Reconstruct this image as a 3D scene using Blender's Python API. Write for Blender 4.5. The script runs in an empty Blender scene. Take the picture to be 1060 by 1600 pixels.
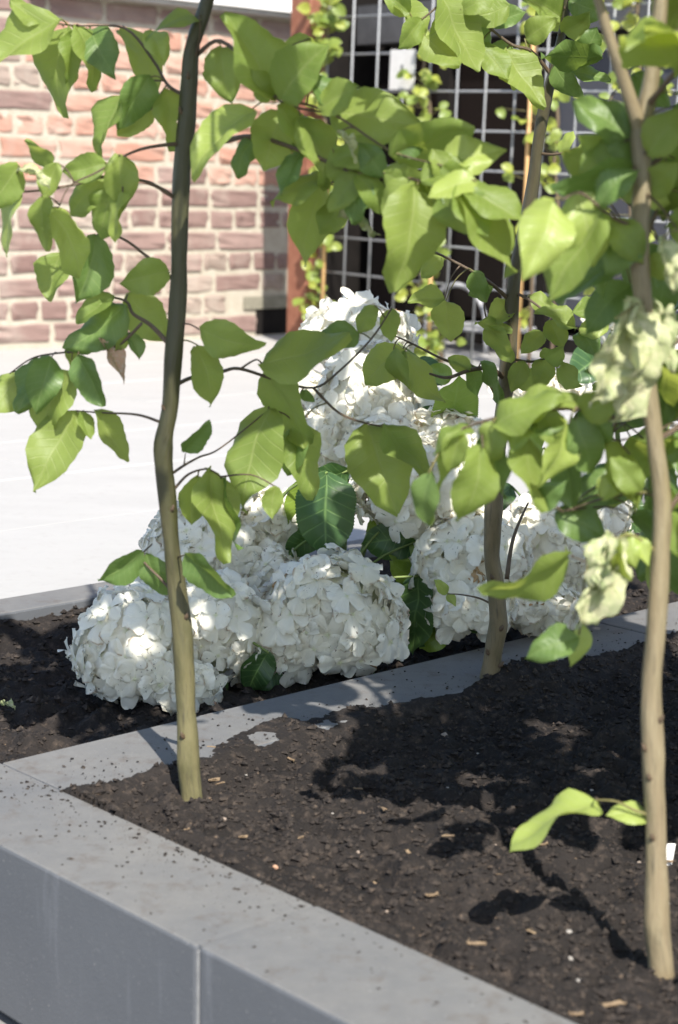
import bpy, bmesh, math, random
from mathutils import Vector, Matrix, noise
random.seed(7)
scene = bpy.context.scene
C = scene.collection

# ------------------------------------------------------------------ camera
FPX = 2730.0; CX, CY = 530.0, 800.0
CAMZ = 0.52
PITCH = math.atan(500.0 / FPX); ROLL = 0.020
Fw = Vector((0, math.cos(PITCH), -math.sin(PITCH)))
U0 = Vector((0, math.sin(PITCH), math.cos(PITCH))); R0 = Vector((1, 0, 0))
Up = U0 * math.cos(ROLL) - R0 * math.sin(ROLL)
Rt = R0 * math.cos(ROLL) + U0 * math.sin(ROLL)
CAM = Vector((0, 0, CAMZ))
cd = bpy.data.cameras.new('camera'); cam = bpy.data.objects.new('camera', cd); C.objects.link(cam)
m = Matrix((Rt, Up, -Fw)).transposed().to_4x4(); m.translation = CAM
cam.matrix_world = m
cd.sensor_fit = 'VERTICAL'; cd.sensor_height = 23.6; cd.sensor_width = 15.6
cd.lens = FPX / 1600.0 * 23.6
cd.clip_start = 0.02; cd.clip_end = 2000
cd.dof.use_dof = True; cd.dof.focus_distance = 1.93; cd.dof.aperture_fstop = 5.6
scene.camera = cam

# ------------------------------------------------------------------ sky, sun, exposure
SUN_EL = math.radians(48); SUN_AZ = math.radians(164)      # from +Y towards +X
SUND = Vector((math.sin(SUN_AZ) * math.cos(SUN_EL), math.cos(SUN_AZ) * math.cos(SUN_EL), math.sin(SUN_EL)))
world = bpy.data.worlds.new('World'); scene.world = world; world.use_nodes = True
wn = world.node_tree; sky = wn.nodes.new('ShaderNodeTexSky'); sky.sky_type = 'NISHITA'
sky.sun_disc = False; sky.sun_elevation = SUN_EL; sky.sun_rotation = SUN_AZ
bg = wn.nodes['Background']; bg.inputs['Strength'].default_value = 0.125
wn.links.new(sky.outputs[0], bg.inputs['Color'])
sd = bpy.data.lights.new('sun', 'SUN'); sd.energy = 4.8; sd.angle = math.radians(0.53); sd.color = (1.0, 0.955, 0.88)
so = bpy.data.objects.new('sun', sd); C.objects.link(so)
so.rotation_euler = (-SUND).to_track_quat('-Z', 'Y').to_euler()
vs = scene.view_settings; vs.view_transform = 'Standard'; vs.look = 'None'; vs.gamma = 1; vs.exposure = 1.08
vs.use_curve_mapping = False

# ------------------------------------------------------------------ helpers
def ray(px, py):
    return (Fw + Rt * ((px - CX) / FPX) - Up * ((py - CY) / FPX))
def G(px, py, z=0.0):                 # pixel -> point on the level z
    r = ray(px, py); return CAM + r * ((z - CAMZ) / r.z)
def D(px, py, y):                     # pixel -> point at the distance y of the thing it belongs to
    r = ray(px, py); return CAM + r * (y / r.y)
E1 = Vector((0.727, 0.687, 0)).normalized()
E2 = Vector((-E1.y, E1.x, 0))
WM = {}
def obj(name, mesh, mat=None, parent=None, M=None):
    o = bpy.data.objects.new(name, mesh); C.objects.link(o)
    M = M if M is not None else Matrix.Identity(4)
    o.matrix_basis = M; WM[o.name] = M.copy()
    if parent is not None:
        o.parent = parent; o.matrix_parent_inverse = WM[parent.name].inverted()
    if mat is not None and mesh is not None and not mesh.materials: mesh.materials.append(mat)
    return o
def tag(o, label, cat, group=None, kind=None):
    if label: o['label'] = label
    if cat: o['category'] = cat
    if group: o['group'] = group
    if kind: o['kind'] = kind
    return o
def thing(name, label, cat, loc, group=None):
    return tag(obj(name, None, None, None, Matrix.Translation(loc)), label, cat, group)
class MB:
    def __init__(s): s.v = []; s.f = []; s.uv = []
    def add(s, v, f, uv=None):
        o = len(s.v); s.v += [tuple(x) for x in v]; s.f += [tuple(i + o for i in q) for q in f]
        s.uv += (uv if uv else [(0, 0)] * len(v))
    def mesh(s, name, mat=None, smooth=True):
        me = bpy.data.meshes.new(name); me.from_pydata(s.v, [], s.f)
        ul = me.uv_layers.new(name='UVMap')
        li = [0] * len(me.loops); me.loops.foreach_get('vertex_index', li)
        flat = []
        for i in li: flat += s.uv[i]
        ul.data.foreach_set('uv', flat)
        if smooth: me.polygons.foreach_set('use_smooth', [True] * len(me.polygons))
        if mat: me.materials.append(mat)
        me.update(); return me
def box_pts(o, ax, ay, az):           # corner o and three edge vectors
    return [o, o+ax, o+ax+ay, o+ay, o+az, o+ax+az, o+ax+ay+az, o+ay+az], \
           [(3,2,1,0), (4,5,6,7), (0,1,5,4), (1,2,6,5), (2,3,7,6), (3,0,4,7)]
def bevel_box_mesh(name, mat, sx, sy, sz, bev=0.003, jit=0.0, seg=1, cuts=0, rnd=random):
    bm = bmesh.new(); bmesh.ops.create_cube(bm, size=1)
    for v in bm.verts: v.co = Vector((v.co.x * sx, v.co.y * sy, v.co.z * sz))
    if cuts: bmesh.ops.subdivide_edges(bm, edges=bm.edges[:], cuts=cuts, use_grid_fill=True)
    if jit:
        for v in bm.verts: v.co += Vector([rnd.uniform(-jit, jit) for _ in range(3)])
    if bev:
        es = [e for e in bm.edges if len(e.link_faces) == 2 and e.calc_face_angle(0) > 0.9]
        bmesh.ops.bevel(bm, geom=es, offset=bev, segments=seg, affect='EDGES', profile=0.5)
    bmesh.ops.recalc_face_normals(bm, faces=bm.faces[:])
    me = bpy.data.meshes.new(name); bm.to_mesh(me); bm.free()
    if mat: me.materials.append(mat)
    return me
def catmull(pts, rad, n=5):
    P = [Vector(p) for p in pts]; out = []; ro = []
    for i in range(len(P) - 1):
        p0 = P[max(i-1, 0)]; p1 = P[i]; p2 = P[i+1]; p3 = P[min(i+2, len(P)-1)]
        for k in range(n):
            t = k / n
            out.append(0.5 * ((2*p1) + (p2-p0)*t + (2*p0-5*p1+4*p2-p3)*t*t + (3*p1-p0-3*p2+p3)*t**3))
            ro.append(rad[i] * (1-t) + rad[i+1] * t)
    out.append(P[-1]); ro.append(rad[-1]); return out, ro
def tube(mb, pts, rad, seg=8, n=5, bump=0.0):
    P, R = catmull(pts, rad, n) if len(pts) > 2 else ([Vector(p) for p in pts], list(rad))
    rings = []; ref = Vector((0.31, 0.2, 0.93))
    L = 0; vv = []; uv = []
    for i, p in enumerate(P):
        t = (P[min(i+1, len(P)-1)] - P[max(i-1, 0)]).normalized()
        a = t.cross(ref)
        if a.length < 1e-3: a = t.cross(Vector((1, 0, 0)))
        a.normalize(); b = t.cross(a)
        if i: L += (P[i] - P[i-1]).length
        for k in range(seg):
            an = 2*math.pi*k/seg
            r = R[i] * (1 + (bump * noise.noise(Vector((math.cos(an)*1.5, math.sin(an)*1.5, L*28))) if bump else 0))
            vv.append(p + a*(math.cos(an)*r) + b*(math.sin(an)*r)); uv.append((k/seg, L))
    ff = []
    for i in range(len(P)-1):
        for k in range(seg):
            k2 = (k+1) % seg
            ff.append((i*seg+k, i*seg+k2, (i+1)*seg+k2, (i+1)*seg+k))
    ff.append(tuple(range(seg))[::-1]); ff.append(tuple((len(P)-1)*seg + k for k in range(seg)))
    mb.add(vv, ff, uv); return P, R

# ------------------------------------------------------------------ materials
def mat_new(name):
    mt = bpy.data.materials.new(name); mt.use_nodes = True
    nt = mt.node_tree; return mt, nt, nt.nodes, nt.links, nt.nodes['Principled BSDF']
def nd(nt, typ, **kw):
    n = nt.nodes.new(typ)
    for k, v in kw.items():
        if k in n.inputs: n.inputs[k].default_value = v
        else: setattr(n, k, v)
    return n
def ramp(nt, fac, stops):
    r = nt.nodes.new('ShaderNodeValToRGB'); el = r.color_ramp.elements
    while len(el) < len(stops): el.new(0.5)
    for e, (p, c) in zip(el, stops):
        e.position = p; e.color = (*c, 1) if len(c) == 3 else c
    nt.links.new(fac, r.inputs[0]); return r.outputs[0]
def mixc(nt, fac, a, b, mode='MIX'):
    n = nt.nodes.new('ShaderNodeMix'); n.data_type = 'RGBA'; n.blend_type = mode
    for i, x in ((0, fac), (6, a), (7, b)):
        if hasattr(x, 'is_linked') or hasattr(x, 'links'): nt.links.new(x, n.inputs[i])
        else: n.inputs[i].default_value = x if i == 0 else ((*x, 1) if len(x) == 3 else x)
    return n.outputs[2]
def mth(nt, op, a, b=None, c=None):
    n = nt.nodes.new('ShaderNodeMath'); n.operation = op
    for i, x in enumerate((a, b, c)):
        if x is None: continue
        if hasattr(x, 'links'): nt.links.new(x, n.inputs[i])
        else: n.inputs[i].default_value = x
    return n.outputs[0]
def noise_n(nt, scale, detail=4, rough=0.55, vec=None):
    n = nd(nt, 'ShaderNodeTexNoise', Scale=scale, Detail=detail, Roughness=rough)
    if vec is not None: nt.links.new(vec, n.inputs['Vector'])
    return n.outputs['Fac']
def coords(nt, kind='Object'):
    return nt.nodes.new('ShaderNodeTexCoord').outputs[kind]
def bump(nt, b, h, strength=0.3, dist=0.002):
    n = nd(nt, 'ShaderNodeBump', Strength=strength, Distance=dist); nt.links.new(h, n.inputs['Height'])
    nt.links.new(n.outputs[0], b.inputs['Normal']); return n
def geopos(nt): return nt.nodes.new('ShaderNodeNewGeometry').outputs['Position']

def leaf_material(name, base, alt, trans, rough=0.42, veins=9.0, vein_col=(0.22, 0.30, 0.07), tw=0.42, mottle=None, spec=0.45, patch=0.35):
    mt, nt, ns, lk, b = mat_new(name)
    info = nt.nodes.new('ShaderNodeObjectInfo')
    uv = nt.nodes.new('ShaderNodeUVMap'); sep = nt.nodes.new('ShaderNodeSeparateXYZ'); lk.new(uv.outputs[0], sep.inputs[0])
    au = mth(nt, 'ABSOLUTE', sep.outputs[0])
    st = mth(nt, 'SUBTRACT', mth(nt, 'MULTIPLY', sep.outputs[1], veins), mth(nt, 'MULTIPLY', au, veins * 0.19))
    fr = mth(nt, 'ABSOLUTE', mth(nt, 'SUBTRACT', mth(nt, 'FRACT', st), 0.5))
    side = mth(nt, 'MULTIPLY', ramp(nt, fr, [(0.40, (0,0,0)), (0.5, (1,1,1))]), 0.72)
    mid = ramp(nt, au, [(0.0, (1,1,1)), (0.07, (0,0,0))])
    vein = mth(nt, 'MAXIMUM', side, mid)
    pos = coords(nt, 'Object')
    n1 = noise_n(nt, 6.0, 3, 0.6, pos)
    col = mixc(nt, info.outputs['Random'], base, alt)
    col = mixc(nt, mth(nt, 'MULTIPLY', n1, patch), col, tuple(x * 1.35 for x in alt))
    col = mixc(nt, mth(nt, 'MULTIPLY', vein, 0.58), col, vein_col)
    if mottle:
        n2 = noise_n(nt, 9.0, 5, 0.65, pos)
        col = mixc(nt, ramp(nt, n2, [(0.45, (0,0,0)), (0.62, (1,1,1))]), col, mottle)
    # small blemishes: brown flecks
    vo = nd(nt, 'ShaderNodeTexNoise', Scale=26.0, Detail=2.0); lk.new(pos, vo.inputs['Vector'])
    col = mixc(nt, mth(nt, 'MULTIPLY', ramp(nt, vo.outputs['Fac'], [(0.70, (0,0,0)), (0.76, (1,1,1))]), 0.5), col, (0.10, 0.075, 0.03))
    lk.new(col, b.inputs['Base Color']); b.inputs['Roughness'].default_value = rough
    b.inputs['Specular IOR Level'].default_value = spec
    h = mth(nt, 'ADD', mth(nt, 'MULTIPLY', vein, -1.0), mth(nt, 'MULTIPLY', noise_n(nt, 12, 3, 0.5, pos), 0.8))
    bn = bump(nt, b, h, 0.24, 0.0012)
    tr = nt.nodes.new('ShaderNodeBsdfTranslucent'); lk.new(bn.outputs[0], tr.inputs['Normal'])
    tc = mixc(nt, info.outputs['Random'], trans, tuple(x * 0.85 for x in trans))
    tc = mixc(nt, mth(nt, 'MULTIPLY', vein, 0.35), tc, tuple(x * 0.5 for x in trans))
    lk.new(tc, tr.inputs['Color'])
    mx = nt.nodes.new('ShaderNodeMixShader'); mx.inputs[0].default_value = tw
    lk.new(b.outputs[0], mx.inputs[1]); lk.new(tr.outputs[0], mx.inputs[2])
    lk.new(mx.outputs[0], nt.nodes['Material Output'].inputs['Surface']); return mt

M = {}
M['leaf'] = leaf_material('leaf_green', (0.125, 0.190, 0.042), (0.205, 0.265, 0.062), (0.48, 0.55, 0.10), 0.48, tw=0.50, spec=0.36, vein_col=(0.33, 0.38, 0.14))
M['young'] = leaf_material('leaf_young', (0.26, 0.33, 0.075), (0.32, 0.39, 0.10), (0.50, 0.58, 0.11), 0.40, tw=0.46, spec=0.4, vein_col=(0.45, 0.5, 0.2))
M['deep'] = leaf_material('leaf_deep', (0.078, 0.142, 0.040), (0.120, 0.185, 0.050), (0.26, 0.36, 0.06), 0.40, spec=0.4, vein_col=(0.24, 0.32, 0.11))
M['wilt'] = leaf_material('leaf_wilted', (0.27, 0.32, 0.15), (0.36, 0.38, 0.20), (0.40, 0.46, 0.18), 0.6, mottle=(0.48, 0.46, 0.28), tw=0.3)
M['dead'] = leaf_material('leaf_dead', (0.34, 0.20, 0.13), (0.40, 0.27, 0.18), (0.42, 0.24, 0.12), 0.7, mottle=(0.42, 0.34, 0.26), tw=0.2)
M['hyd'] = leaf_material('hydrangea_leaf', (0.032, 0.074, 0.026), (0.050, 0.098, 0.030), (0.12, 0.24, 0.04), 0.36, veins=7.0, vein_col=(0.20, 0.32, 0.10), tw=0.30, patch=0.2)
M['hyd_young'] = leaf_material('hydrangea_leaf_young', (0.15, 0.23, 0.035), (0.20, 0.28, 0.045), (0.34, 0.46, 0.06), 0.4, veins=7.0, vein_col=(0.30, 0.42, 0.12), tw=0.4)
M['ivy'] = leaf_material('ivy_leaf', (0.12, 0.19, 0.04), (0.22, 0.27, 0.05), (0.40, 0.46, 0.06), 0.4, veins=4.0)
M['ivy_yellow'] = leaf_material('climber_leaf_yellow', (0.25, 0.29, 0.05), (0.30, 0.33, 0.06), (0.5, 0.54, 0.08), 0.4, veins=4.0)

def bark_material(name, low, high, streak, top=0.34, start=0.08):
    mt, nt, ns, lk, b = mat_new(name)
    uv = nt.nodes.new('ShaderNodeUVMap'); mp = nd(nt, 'ShaderNodeMapping'); mp.inputs['Scale'].default_value = (5, 26, 1)
    lk.new(uv.outputs[0], mp.inputs[0])
    n1 = noise_n(nt, 1.0, 5, 0.6, mp.outputs[0])
    mp2 = nd(nt, 'ShaderNodeMapping'); mp2.inputs['Scale'].default_value = (22, 30, 1); lk.new(uv.outputs[0], mp2.inputs[0])
    n2 = noise_n(nt, 1.0, 4, 0.7, mp2.outputs[0])
    sep = nt.nodes.new('ShaderNodeSeparateXYZ'); lk.new(uv.outputs[0], sep.inputs[0])
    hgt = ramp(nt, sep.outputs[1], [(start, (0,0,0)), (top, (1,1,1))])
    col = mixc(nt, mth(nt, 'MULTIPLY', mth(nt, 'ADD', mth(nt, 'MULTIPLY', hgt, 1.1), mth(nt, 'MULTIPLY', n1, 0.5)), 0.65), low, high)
    col = mixc(nt, ramp(nt, n1, [(0.40, (0,0,0)), (0.66, (1,1,1))]), col, mixc(nt, 0.5, col, streak))
    col = mixc(nt, mth(nt, 'MULTIPLY', ramp(nt, n2, [(0.54, (0,0,0)), (0.70, (1,1,1))]), 0.65), col, (0.05, 0.042, 0.03))
    lk.new(col, b.inputs['Base Color']); b.inputs['Roughness'].default_value = 0.48
    bump(nt, b, mth(nt, 'ADD', n1, n2), 0.6, 0.002); return mt
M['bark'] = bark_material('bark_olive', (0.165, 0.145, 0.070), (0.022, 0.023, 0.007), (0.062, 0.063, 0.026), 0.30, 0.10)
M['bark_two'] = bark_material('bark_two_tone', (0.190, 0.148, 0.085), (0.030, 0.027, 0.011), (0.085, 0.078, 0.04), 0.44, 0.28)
M['bark_tan'] = bark_material('bark_tan', (0.195, 0.152, 0.090), (0.150, 0.120, 0.065), (0.24, 0.205, 0.125), 0.5)
M['twig'] = bark_material('bark_twig', (0.085, 0.055, 0.035), (0.10, 0.07, 0.04), (0.16, 0.12, 0.07))
M['petiole'] = bark_material('petiole', (0.16, 0.15, 0.05), (0.18, 0.17, 0.05), (0.22, 0.16, 0.07))
M['cane'] = bark_material('bamboo_cane', (0.50, 0.30, 0.12), (0.48, 0.28, 0.11), (0.55, 0.36, 0.17))

# petals
mt, nt, ns, lk, b = mat_new('white_sepal')
info = nt.nodes.new('ShaderNodeObjectInfo'); pos = coords(nt, 'Object'); gp = geopos(nt)
uv = nt.nodes.new('ShaderNodeUVMap'); sep = nt.nodes.new('ShaderNodeSeparateXYZ'); lk.new(uv.outputs[0], sep.inputs[0])
col = mixc(nt, info.outputs['Random'], (0.87, 0.84, 0.73), (0.91, 0.89, 0.81))
ng = noise_n(nt, 16, 3, 0.5, gp)
col = mixc(nt, mth(nt, 'MULTIPLY', ramp(nt, ng, [(0.5, (0,0,0)), (0.72, (1,1,1))]), 0.30), col, (0.60, 0.56, 0.38))
edge = mth(nt, 'MULTIPLY', ramp(nt, sep.outputs[1], [(0.90, (0,0,0)), (1.0, (1,1,1))]), ramp(nt, noise_n(nt, 38, 3, 0.6, gp), [(0.50, (0,0,0)), (0.58, (1,1,1))]))
col = mixc(nt, mth(nt, 'MULTIPLY', edge, 0.85), col, (0.34, 0.20, 0.09))
sp = noise_n(nt, 230, 2, 0.5, gp); spm = noise_n(nt, 22, 2, 0.5, gp)
speck = mth(nt, 'MULTIPLY', ramp(nt, sp, [(0.66, (0,0,0)), (0.70, (1,1,1))]), ramp(nt, spm, [(0.48, (0,0,0)), (0.60, (1,1,1))]))
col = mixc(nt, mth(nt, 'MULTIPLY', speck, 0.8), col, (0.10, 0.075, 0.05))
cen = ramp(nt, sep.outputs[1], [(0.0, (1,1,1)), (0.16, (0,0,0))])
col = mixc(nt, mth(nt, 'MULTIPLY', cen, 0.5), col, (0.62, 0.66, 0.34))
lk.new(col, b.inputs['Base Color']); b.inputs['Roughness'].default_value = 0.55; b.inputs['Specular IOR Level'].default_value = 0.25
st = mth(nt, 'SINE', mth(nt, 'MULTIPLY', sep.outputs[0], 26.0))
bump(nt, b, mth(nt, 'ADD', mth(nt, 'MULTIPLY', st, 0.35), noise_n(nt, 120, 3, 0.5, gp)), 0.25, 0.001)
tr = nt.nodes.new('ShaderNodeBsdfTranslucent'); lk.new(col, tr.inputs['Color'])
mx = nt.nodes.new('ShaderNodeMixShader'); mx.inputs[0].default_value = 0.42
lk.new(b.outputs[0], mx.inputs[1]); lk.new(tr.outputs[0], mx.inputs[2]); lk.new(mx.outputs[0], nt.nodes['Material Output'].inputs['Surface'])
M['sepal'] = mt
def simple(name, c1, c2, scale=20, rough=0.8, spec=0.3, bs=0.3, bd=0.002, detail=5):
    mt, nt, ns, lk, b = mat_new(name)
    p = geopos(nt); n1 = noise_n(nt, scale, detail, 0.6, p)
    lk.new(mixc(nt, ramp(nt, n1, [(0.3, (0,0,0)), (0.7, (1,1,1))]), c1, c2), b.inputs['Base Color'])
    b.inputs['Roughness'].default_value = rough; b.inputs['Specular IOR Level'].default_value = spec
    if bs: bump(nt, b, noise_n(nt, scale * 4, detail, 0.65, p), bs, bd)
    return mt
M['core'] = simple('flower_core', (0.34, 0.36, 0.20), (0.55, 0.54, 0.36), 60)
M['hstem'] = simple('hydrangea_stem', (0.12, 0.18, 0.05), (0.16, 0.20, 0.07), 40)
M['brown_floret'] = simple('faded_floret', (0.30, 0.17, 0.08), (0.48, 0.36, 0.20), 70)

# soil
mt, nt, ns, lk, b = mat_new('dark_soil'); p = geopos(nt)
n1 = noise_n(nt, 9, 6, 0.65, p); n2 = noise_n(nt, 90, 5, 0.7, p); n3 = noise_n(nt, 260, 3, 0.6, p)
col = mixc(nt, ramp(nt, n1, [(0.35, (0,0,0)), (0.65, (1,1,1))]), (0.011, 0.0092, 0.0085), (0.022, 0.018, 0.0158))
col = mixc(nt, ramp(nt, n2, [(0.52, (0,0,0)), (0.70, (1,1,1))]), col, (0.052, 0.040, 0.032))
col = mixc(nt, mth(nt, 'MULTIPLY', ramp(nt, n3, [(0.68, (0,0,0)), (0.74, (1,1,1))]), 0.6), col, (0.20, 0.14, 0.09))
lk.new(col, b.inputs['Base Color']); b.inputs['Roughness'].default_value = 0.9; b.inputs['Specular IOR Level'].default_value = 0.2
bump(nt, b, mth(nt, 'ADD', n2, mth(nt, 'MULTIPLY', n3, 0.6)), 0.9, 0.004)
M['soil'] = mt
mt, nt, ns, lk, b = mat_new('soil_crumbs'); p = geopos(nt)
n1 = noise_n(nt, 160, 2, 0.6, p)
lk.new(ramp(nt, n1, [(0.28, (0.009, 0.0076, 0.007)), (0.50, (0.024, 0.0195, 0.017)), (0.66, (0.047, 0.037, 0.030)), (0.80, (0.13, 0.090, 0.060))]), b.inputs['Base Color'])
b.inputs['Roughness'].default_value = 0.9; b.inputs['Specular IOR Level'].default_value = 0.2
M['crumb'] = mt
M['chip'] = simple('wood_chip', (0.125, 0.085, 0.052), (0.23, 0.165, 0.10), 120, 0.8)
M['pebble'] = simple('pebble', (0.20, 0.155, 0.125), (0.30, 0.24, 0.19), 70, 0.7)
M['pebble_pale'] = simple('pebble_pale', (0.21, 0.19, 0.17), (0.31, 0.285, 0.255), 70, 0.7)
M['pebble_red'] = simple('pebble_red', (0.33, 0.18, 0.11), (0.40, 0.25, 0.17), 70, 0.7)

# bluestone kerb: fine grained, dusty, scratched, with dark specks
mt, nt, ns, lk, b = mat_new('bluestone'); p = geopos(nt)
n1 = noise_n(nt, 5, 6, 0.6, p); n2 = noise_n(nt, 60, 5, 0.65, p); n3 = noise_n(nt, 420, 3, 0.6, p)
nrm = nt.nodes.new('ShaderNodeNewGeometry'); sepn = nt.nodes.new('ShaderNodeSeparateXYZ'); lk.new(nrm.outputs['Normal'], sepn.inputs[0])
upf = ramp(nt, sepn.outputs[2], [(0.4, (0,0,0)), (0.9, (1,1,1))])
col = mixc(nt, n1, (0.072, 0.077, 0.086), (0.110, 0.115, 0.124))
dust = mixc(nt, n2, (0.110, 0.106, 0.099), (0.178, 0.170, 0.157))         # settled dust on the level top
col = mixc(nt, mth(nt, 'MULTIPLY', upf, ramp(nt, n1, [(0.25, (0.35,)*3), (0.7, (1,1,1))])), col, dust)
mpk = nd(nt, 'ShaderNodeMapping'); mpk.inputs['Scale'].default_value = (45, 45, 5); lk.new(p, mpk.inputs[0])
drip = noise_n(nt, 1.0, 4, 0.6, mpk.outputs[0])
side = mth(nt, 'MULTIPLY', mth(nt, 'SUBTRACT', 1.0, upf), ramp(nt, drip, [(0.58, (0,0,0)), (0.72, (1,1,1))]))
col = mixc(nt, mth(nt, 'MULTIPLY', side, 0.45), col, (0.165, 0.172, 0.188))
n4 = noise_n(nt, 34, 4, 0.7, p)
col = mixc(nt, mth(nt, 'MULTIPLY', mth(nt, 'MULTIPLY', upf, ramp(nt, n4, [(0.54, (0,0,0)), (0.70, (1,1,1))])), 0.60), col, (0.085, 0.068, 0.056))
col = mixc(nt, mth(nt, 'MULTIPLY', ramp(nt, n3, [(0.66, (0,0,0)), (0.72, (1,1,1))]), 0.5), col, (0.27, 0.262, 0.25))
lk.new(col, b.inputs['Base Color']); b.inputs['Roughness'].default_value = 0.72; b.inputs['Specular IOR Level'].default_value = 0.3
bump(nt, b, mth(nt, 'ADD', n2, n3), 0.25, 0.0015)
M['kerb'] = mt
M['mortar_white'] = simple('joint_mortar', (0.20, 0.20, 0.20), (0.30, 0.295, 0.285), 90, 0.9)
# pale paving
mt, nt, ns, lk, b = mat_new('pale_paving'); p = geopos(nt); info = nt.nodes.new('ShaderNodeObjectInfo')
mpp = nd(nt, 'ShaderNodeMapping'); mpp.inputs['Scale'].default_value = (3, 9, 1); mpp.inputs['Rotation'].default_value = (0, 0, 0.75); lk.new(p, mpp.inputs[0])
n1 = noise_n(nt, 1.2, 6, 0.6, mpp.outputs[0]); n2 = noise_n(nt, 55, 4, 0.6, p)
col = mixc(nt, n1, (0.285, 0.275, 0.261), (0.365, 0.354, 0.337))
col = mixc(nt, mth(nt, 'MULTIPLY', info.outputs['Random'], 0.35), col, (0.325, 0.316, 0.303))
col = mixc(nt, mth(nt, 'MULTIPLY', ramp(nt, n2, [(0.56, (0,0,0)), (0.72, (1,1,1))]), 0.35), col, (0.27, 0.255, 0.235))
lk.new(col, b.inputs['Base Color']); b.inputs['Roughness'].default_value = 0.75
bump(nt, b, mth(nt, 'ADD', n1, n2), 0.25, 0.003); M['paving'] = mt
M['ground'] = simple('rough_ground', (0.15, 0.145, 0.14), (0.23, 0.22, 0.21), 18, 0.9)

# bricks
def brick_mat(name, a, bcol, white):
    mt, nt, ns, lk, b = mat_new(name); p = geopos(nt); info = nt.nodes.new('ShaderNodeObjectInfo')
    n1 = noise_n(nt, 22, 5, 0.6, p); n2 = noise_n(nt, 4.0, 4, 0.6, p); n3 = noise_n(nt, 130, 4, 0.65, p)
    col = mixc(nt, info.outputs['Random'], a, bcol)
    col = mixc(nt, mth(nt, 'MULTIPLY', ramp(nt, n1, [(0.45, (0,0,0)), (0.75, (1,1,1))]), 0.45), col, tuple(x * 0.75 for x in a))
    col = mixc(nt, mth(nt, 'MULTIPLY', ramp(nt, mth(nt, 'ADD', mth(nt, 'MULTIPLY', n2, 0.7), mth(nt, 'MULTIPLY', n1, 0.3)), [(0.48, (0,0,0)), (0.66, (1,1,1))]), white), col, (0.40, 0.345, 0.29))
    lk.new(col, b.inputs['Base Color']); b.inputs['Roughness'].default_value = 0.88; b.inputs['Specular IOR Level'].default_value = 0.2
    bump(nt, b, mth(nt, 'ADD', n1, n3), 0.4, 0.003); return mt
M['brick_a'] = brick_mat('brick_salmon', (0.345, 0.185, 0.135), (0.40, 0.255, 0.200), 0.60)
M['brick_b'] = brick_mat('brick_plum', (0.180, 0.115, 0.100), (0.255, 0.178, 0.155), 0.50)
M['brick_c'] = brick_mat('brick_lime', (0.22, 0.165, 0.135), (0.30, 0.24, 0.20), 0.9)
M['mortar'] = simple('lime_mortar', (0.34, 0.30, 0.235), (0.43, 0.39, 0.32), 30, 0.95, 0.2, 0.8, 0.004)
M['sill'] = simple('white_sill', (0.74, 0.73, 0.71), (0.80, 0.79, 0.77), 10, 0.6)
M['sill_shadow'] = simple('sill_shadow_grey', (0.30, 0.29, 0.27), (0.40, 0.39, 0.36), 25, 0.8)  # grey of the shadow line painted under the sill
M['rust'] = simple('red_brown_timber', (0.185, 0.070, 0.042), (0.26, 0.115, 0.072), 35, 0.75)
M['wire'] = simple('galvanised_wire', (0.24, 0.245, 0.25), (0.32, 0.325, 0.33), 60, 0.5, 0.5)
mt, nt, ns, lk, b = mat_new('dark_glass'); b.inputs['Base Color'].default_value = (0.006, 0.005, 0.005, 1); b.inputs['Roughness'].default_value = 0.2; b.inputs['Specular IOR Level'].default_value = 0.12
M['glass'] = mt
mt, nt, ns, lk, b = mat_new('smoky_glass'); b.inputs['Base Color'].default_value = (0.055, 0.058, 0.070, 1); b.inputs['Roughness'].default_value = 0.25; b.inputs['Specular IOR Level'].default_value = 0.2
M['glass_blue'] = mt
M['frame_dark'] = simple('dark_frame', (0.007, 0.006, 0.0055), (0.012, 0.010, 0.009), 20, 0.7, 0.15)
M['frame_grey'] = simple('grey_frame', (0.05, 0.05, 0.053), (0.07, 0.07, 0.073), 20, 0.6)
M['tag'] = simple('tag_card', (0.48, 0.47, 0.45), (0.54, 0.53, 0.51), 30, 0.6, 0.3, 0)
M['ink'] = simple('tag_ink', (0.12, 0.12, 0.12), (0.16, 0.16, 0.16), 30, 0.6, 0.3, 0)
M['chair'] = simple('grey_metal', (0.30, 0.30, 0.31), (0.36, 0.36, 0.37), 30, 0.4)

# ------------------------------------------------------------------ layout
K = G(110, 1240)                                     # inner corner of the planter's stone edging
def AB(a, b, z=0.0): return Vector((K.x, K.y, 0)) + E1 * a - E2 * b + Vector((0, 0, z))
def toab(p): d = Vector((p.x - K.x, p.y - K.y, 0)); return d.dot(E1), -d.dot(E2)
KW = 0.112; KH = 0.146
farK0 = toab(G(100, 919))[1]; farK1 = toab(G(100, 942))[1]     # far stone strip: b range
BEDB = -(KW + 0.004)
wallP = G(0, 545); WB = toab(wallP)[1]                # brick wall stands along b = WB

# ground sheet
g = MB(); g.add([(-300,-300,-KH-0.012), (300,-300,-KH-0.012), (300,300,-KH-0.012), (-300,300,-KH-0.012)], [(0,1,2,3)])
tag(obj('ground', g.mesh('ground', M['ground'])), None, None, kind='structure')

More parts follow.
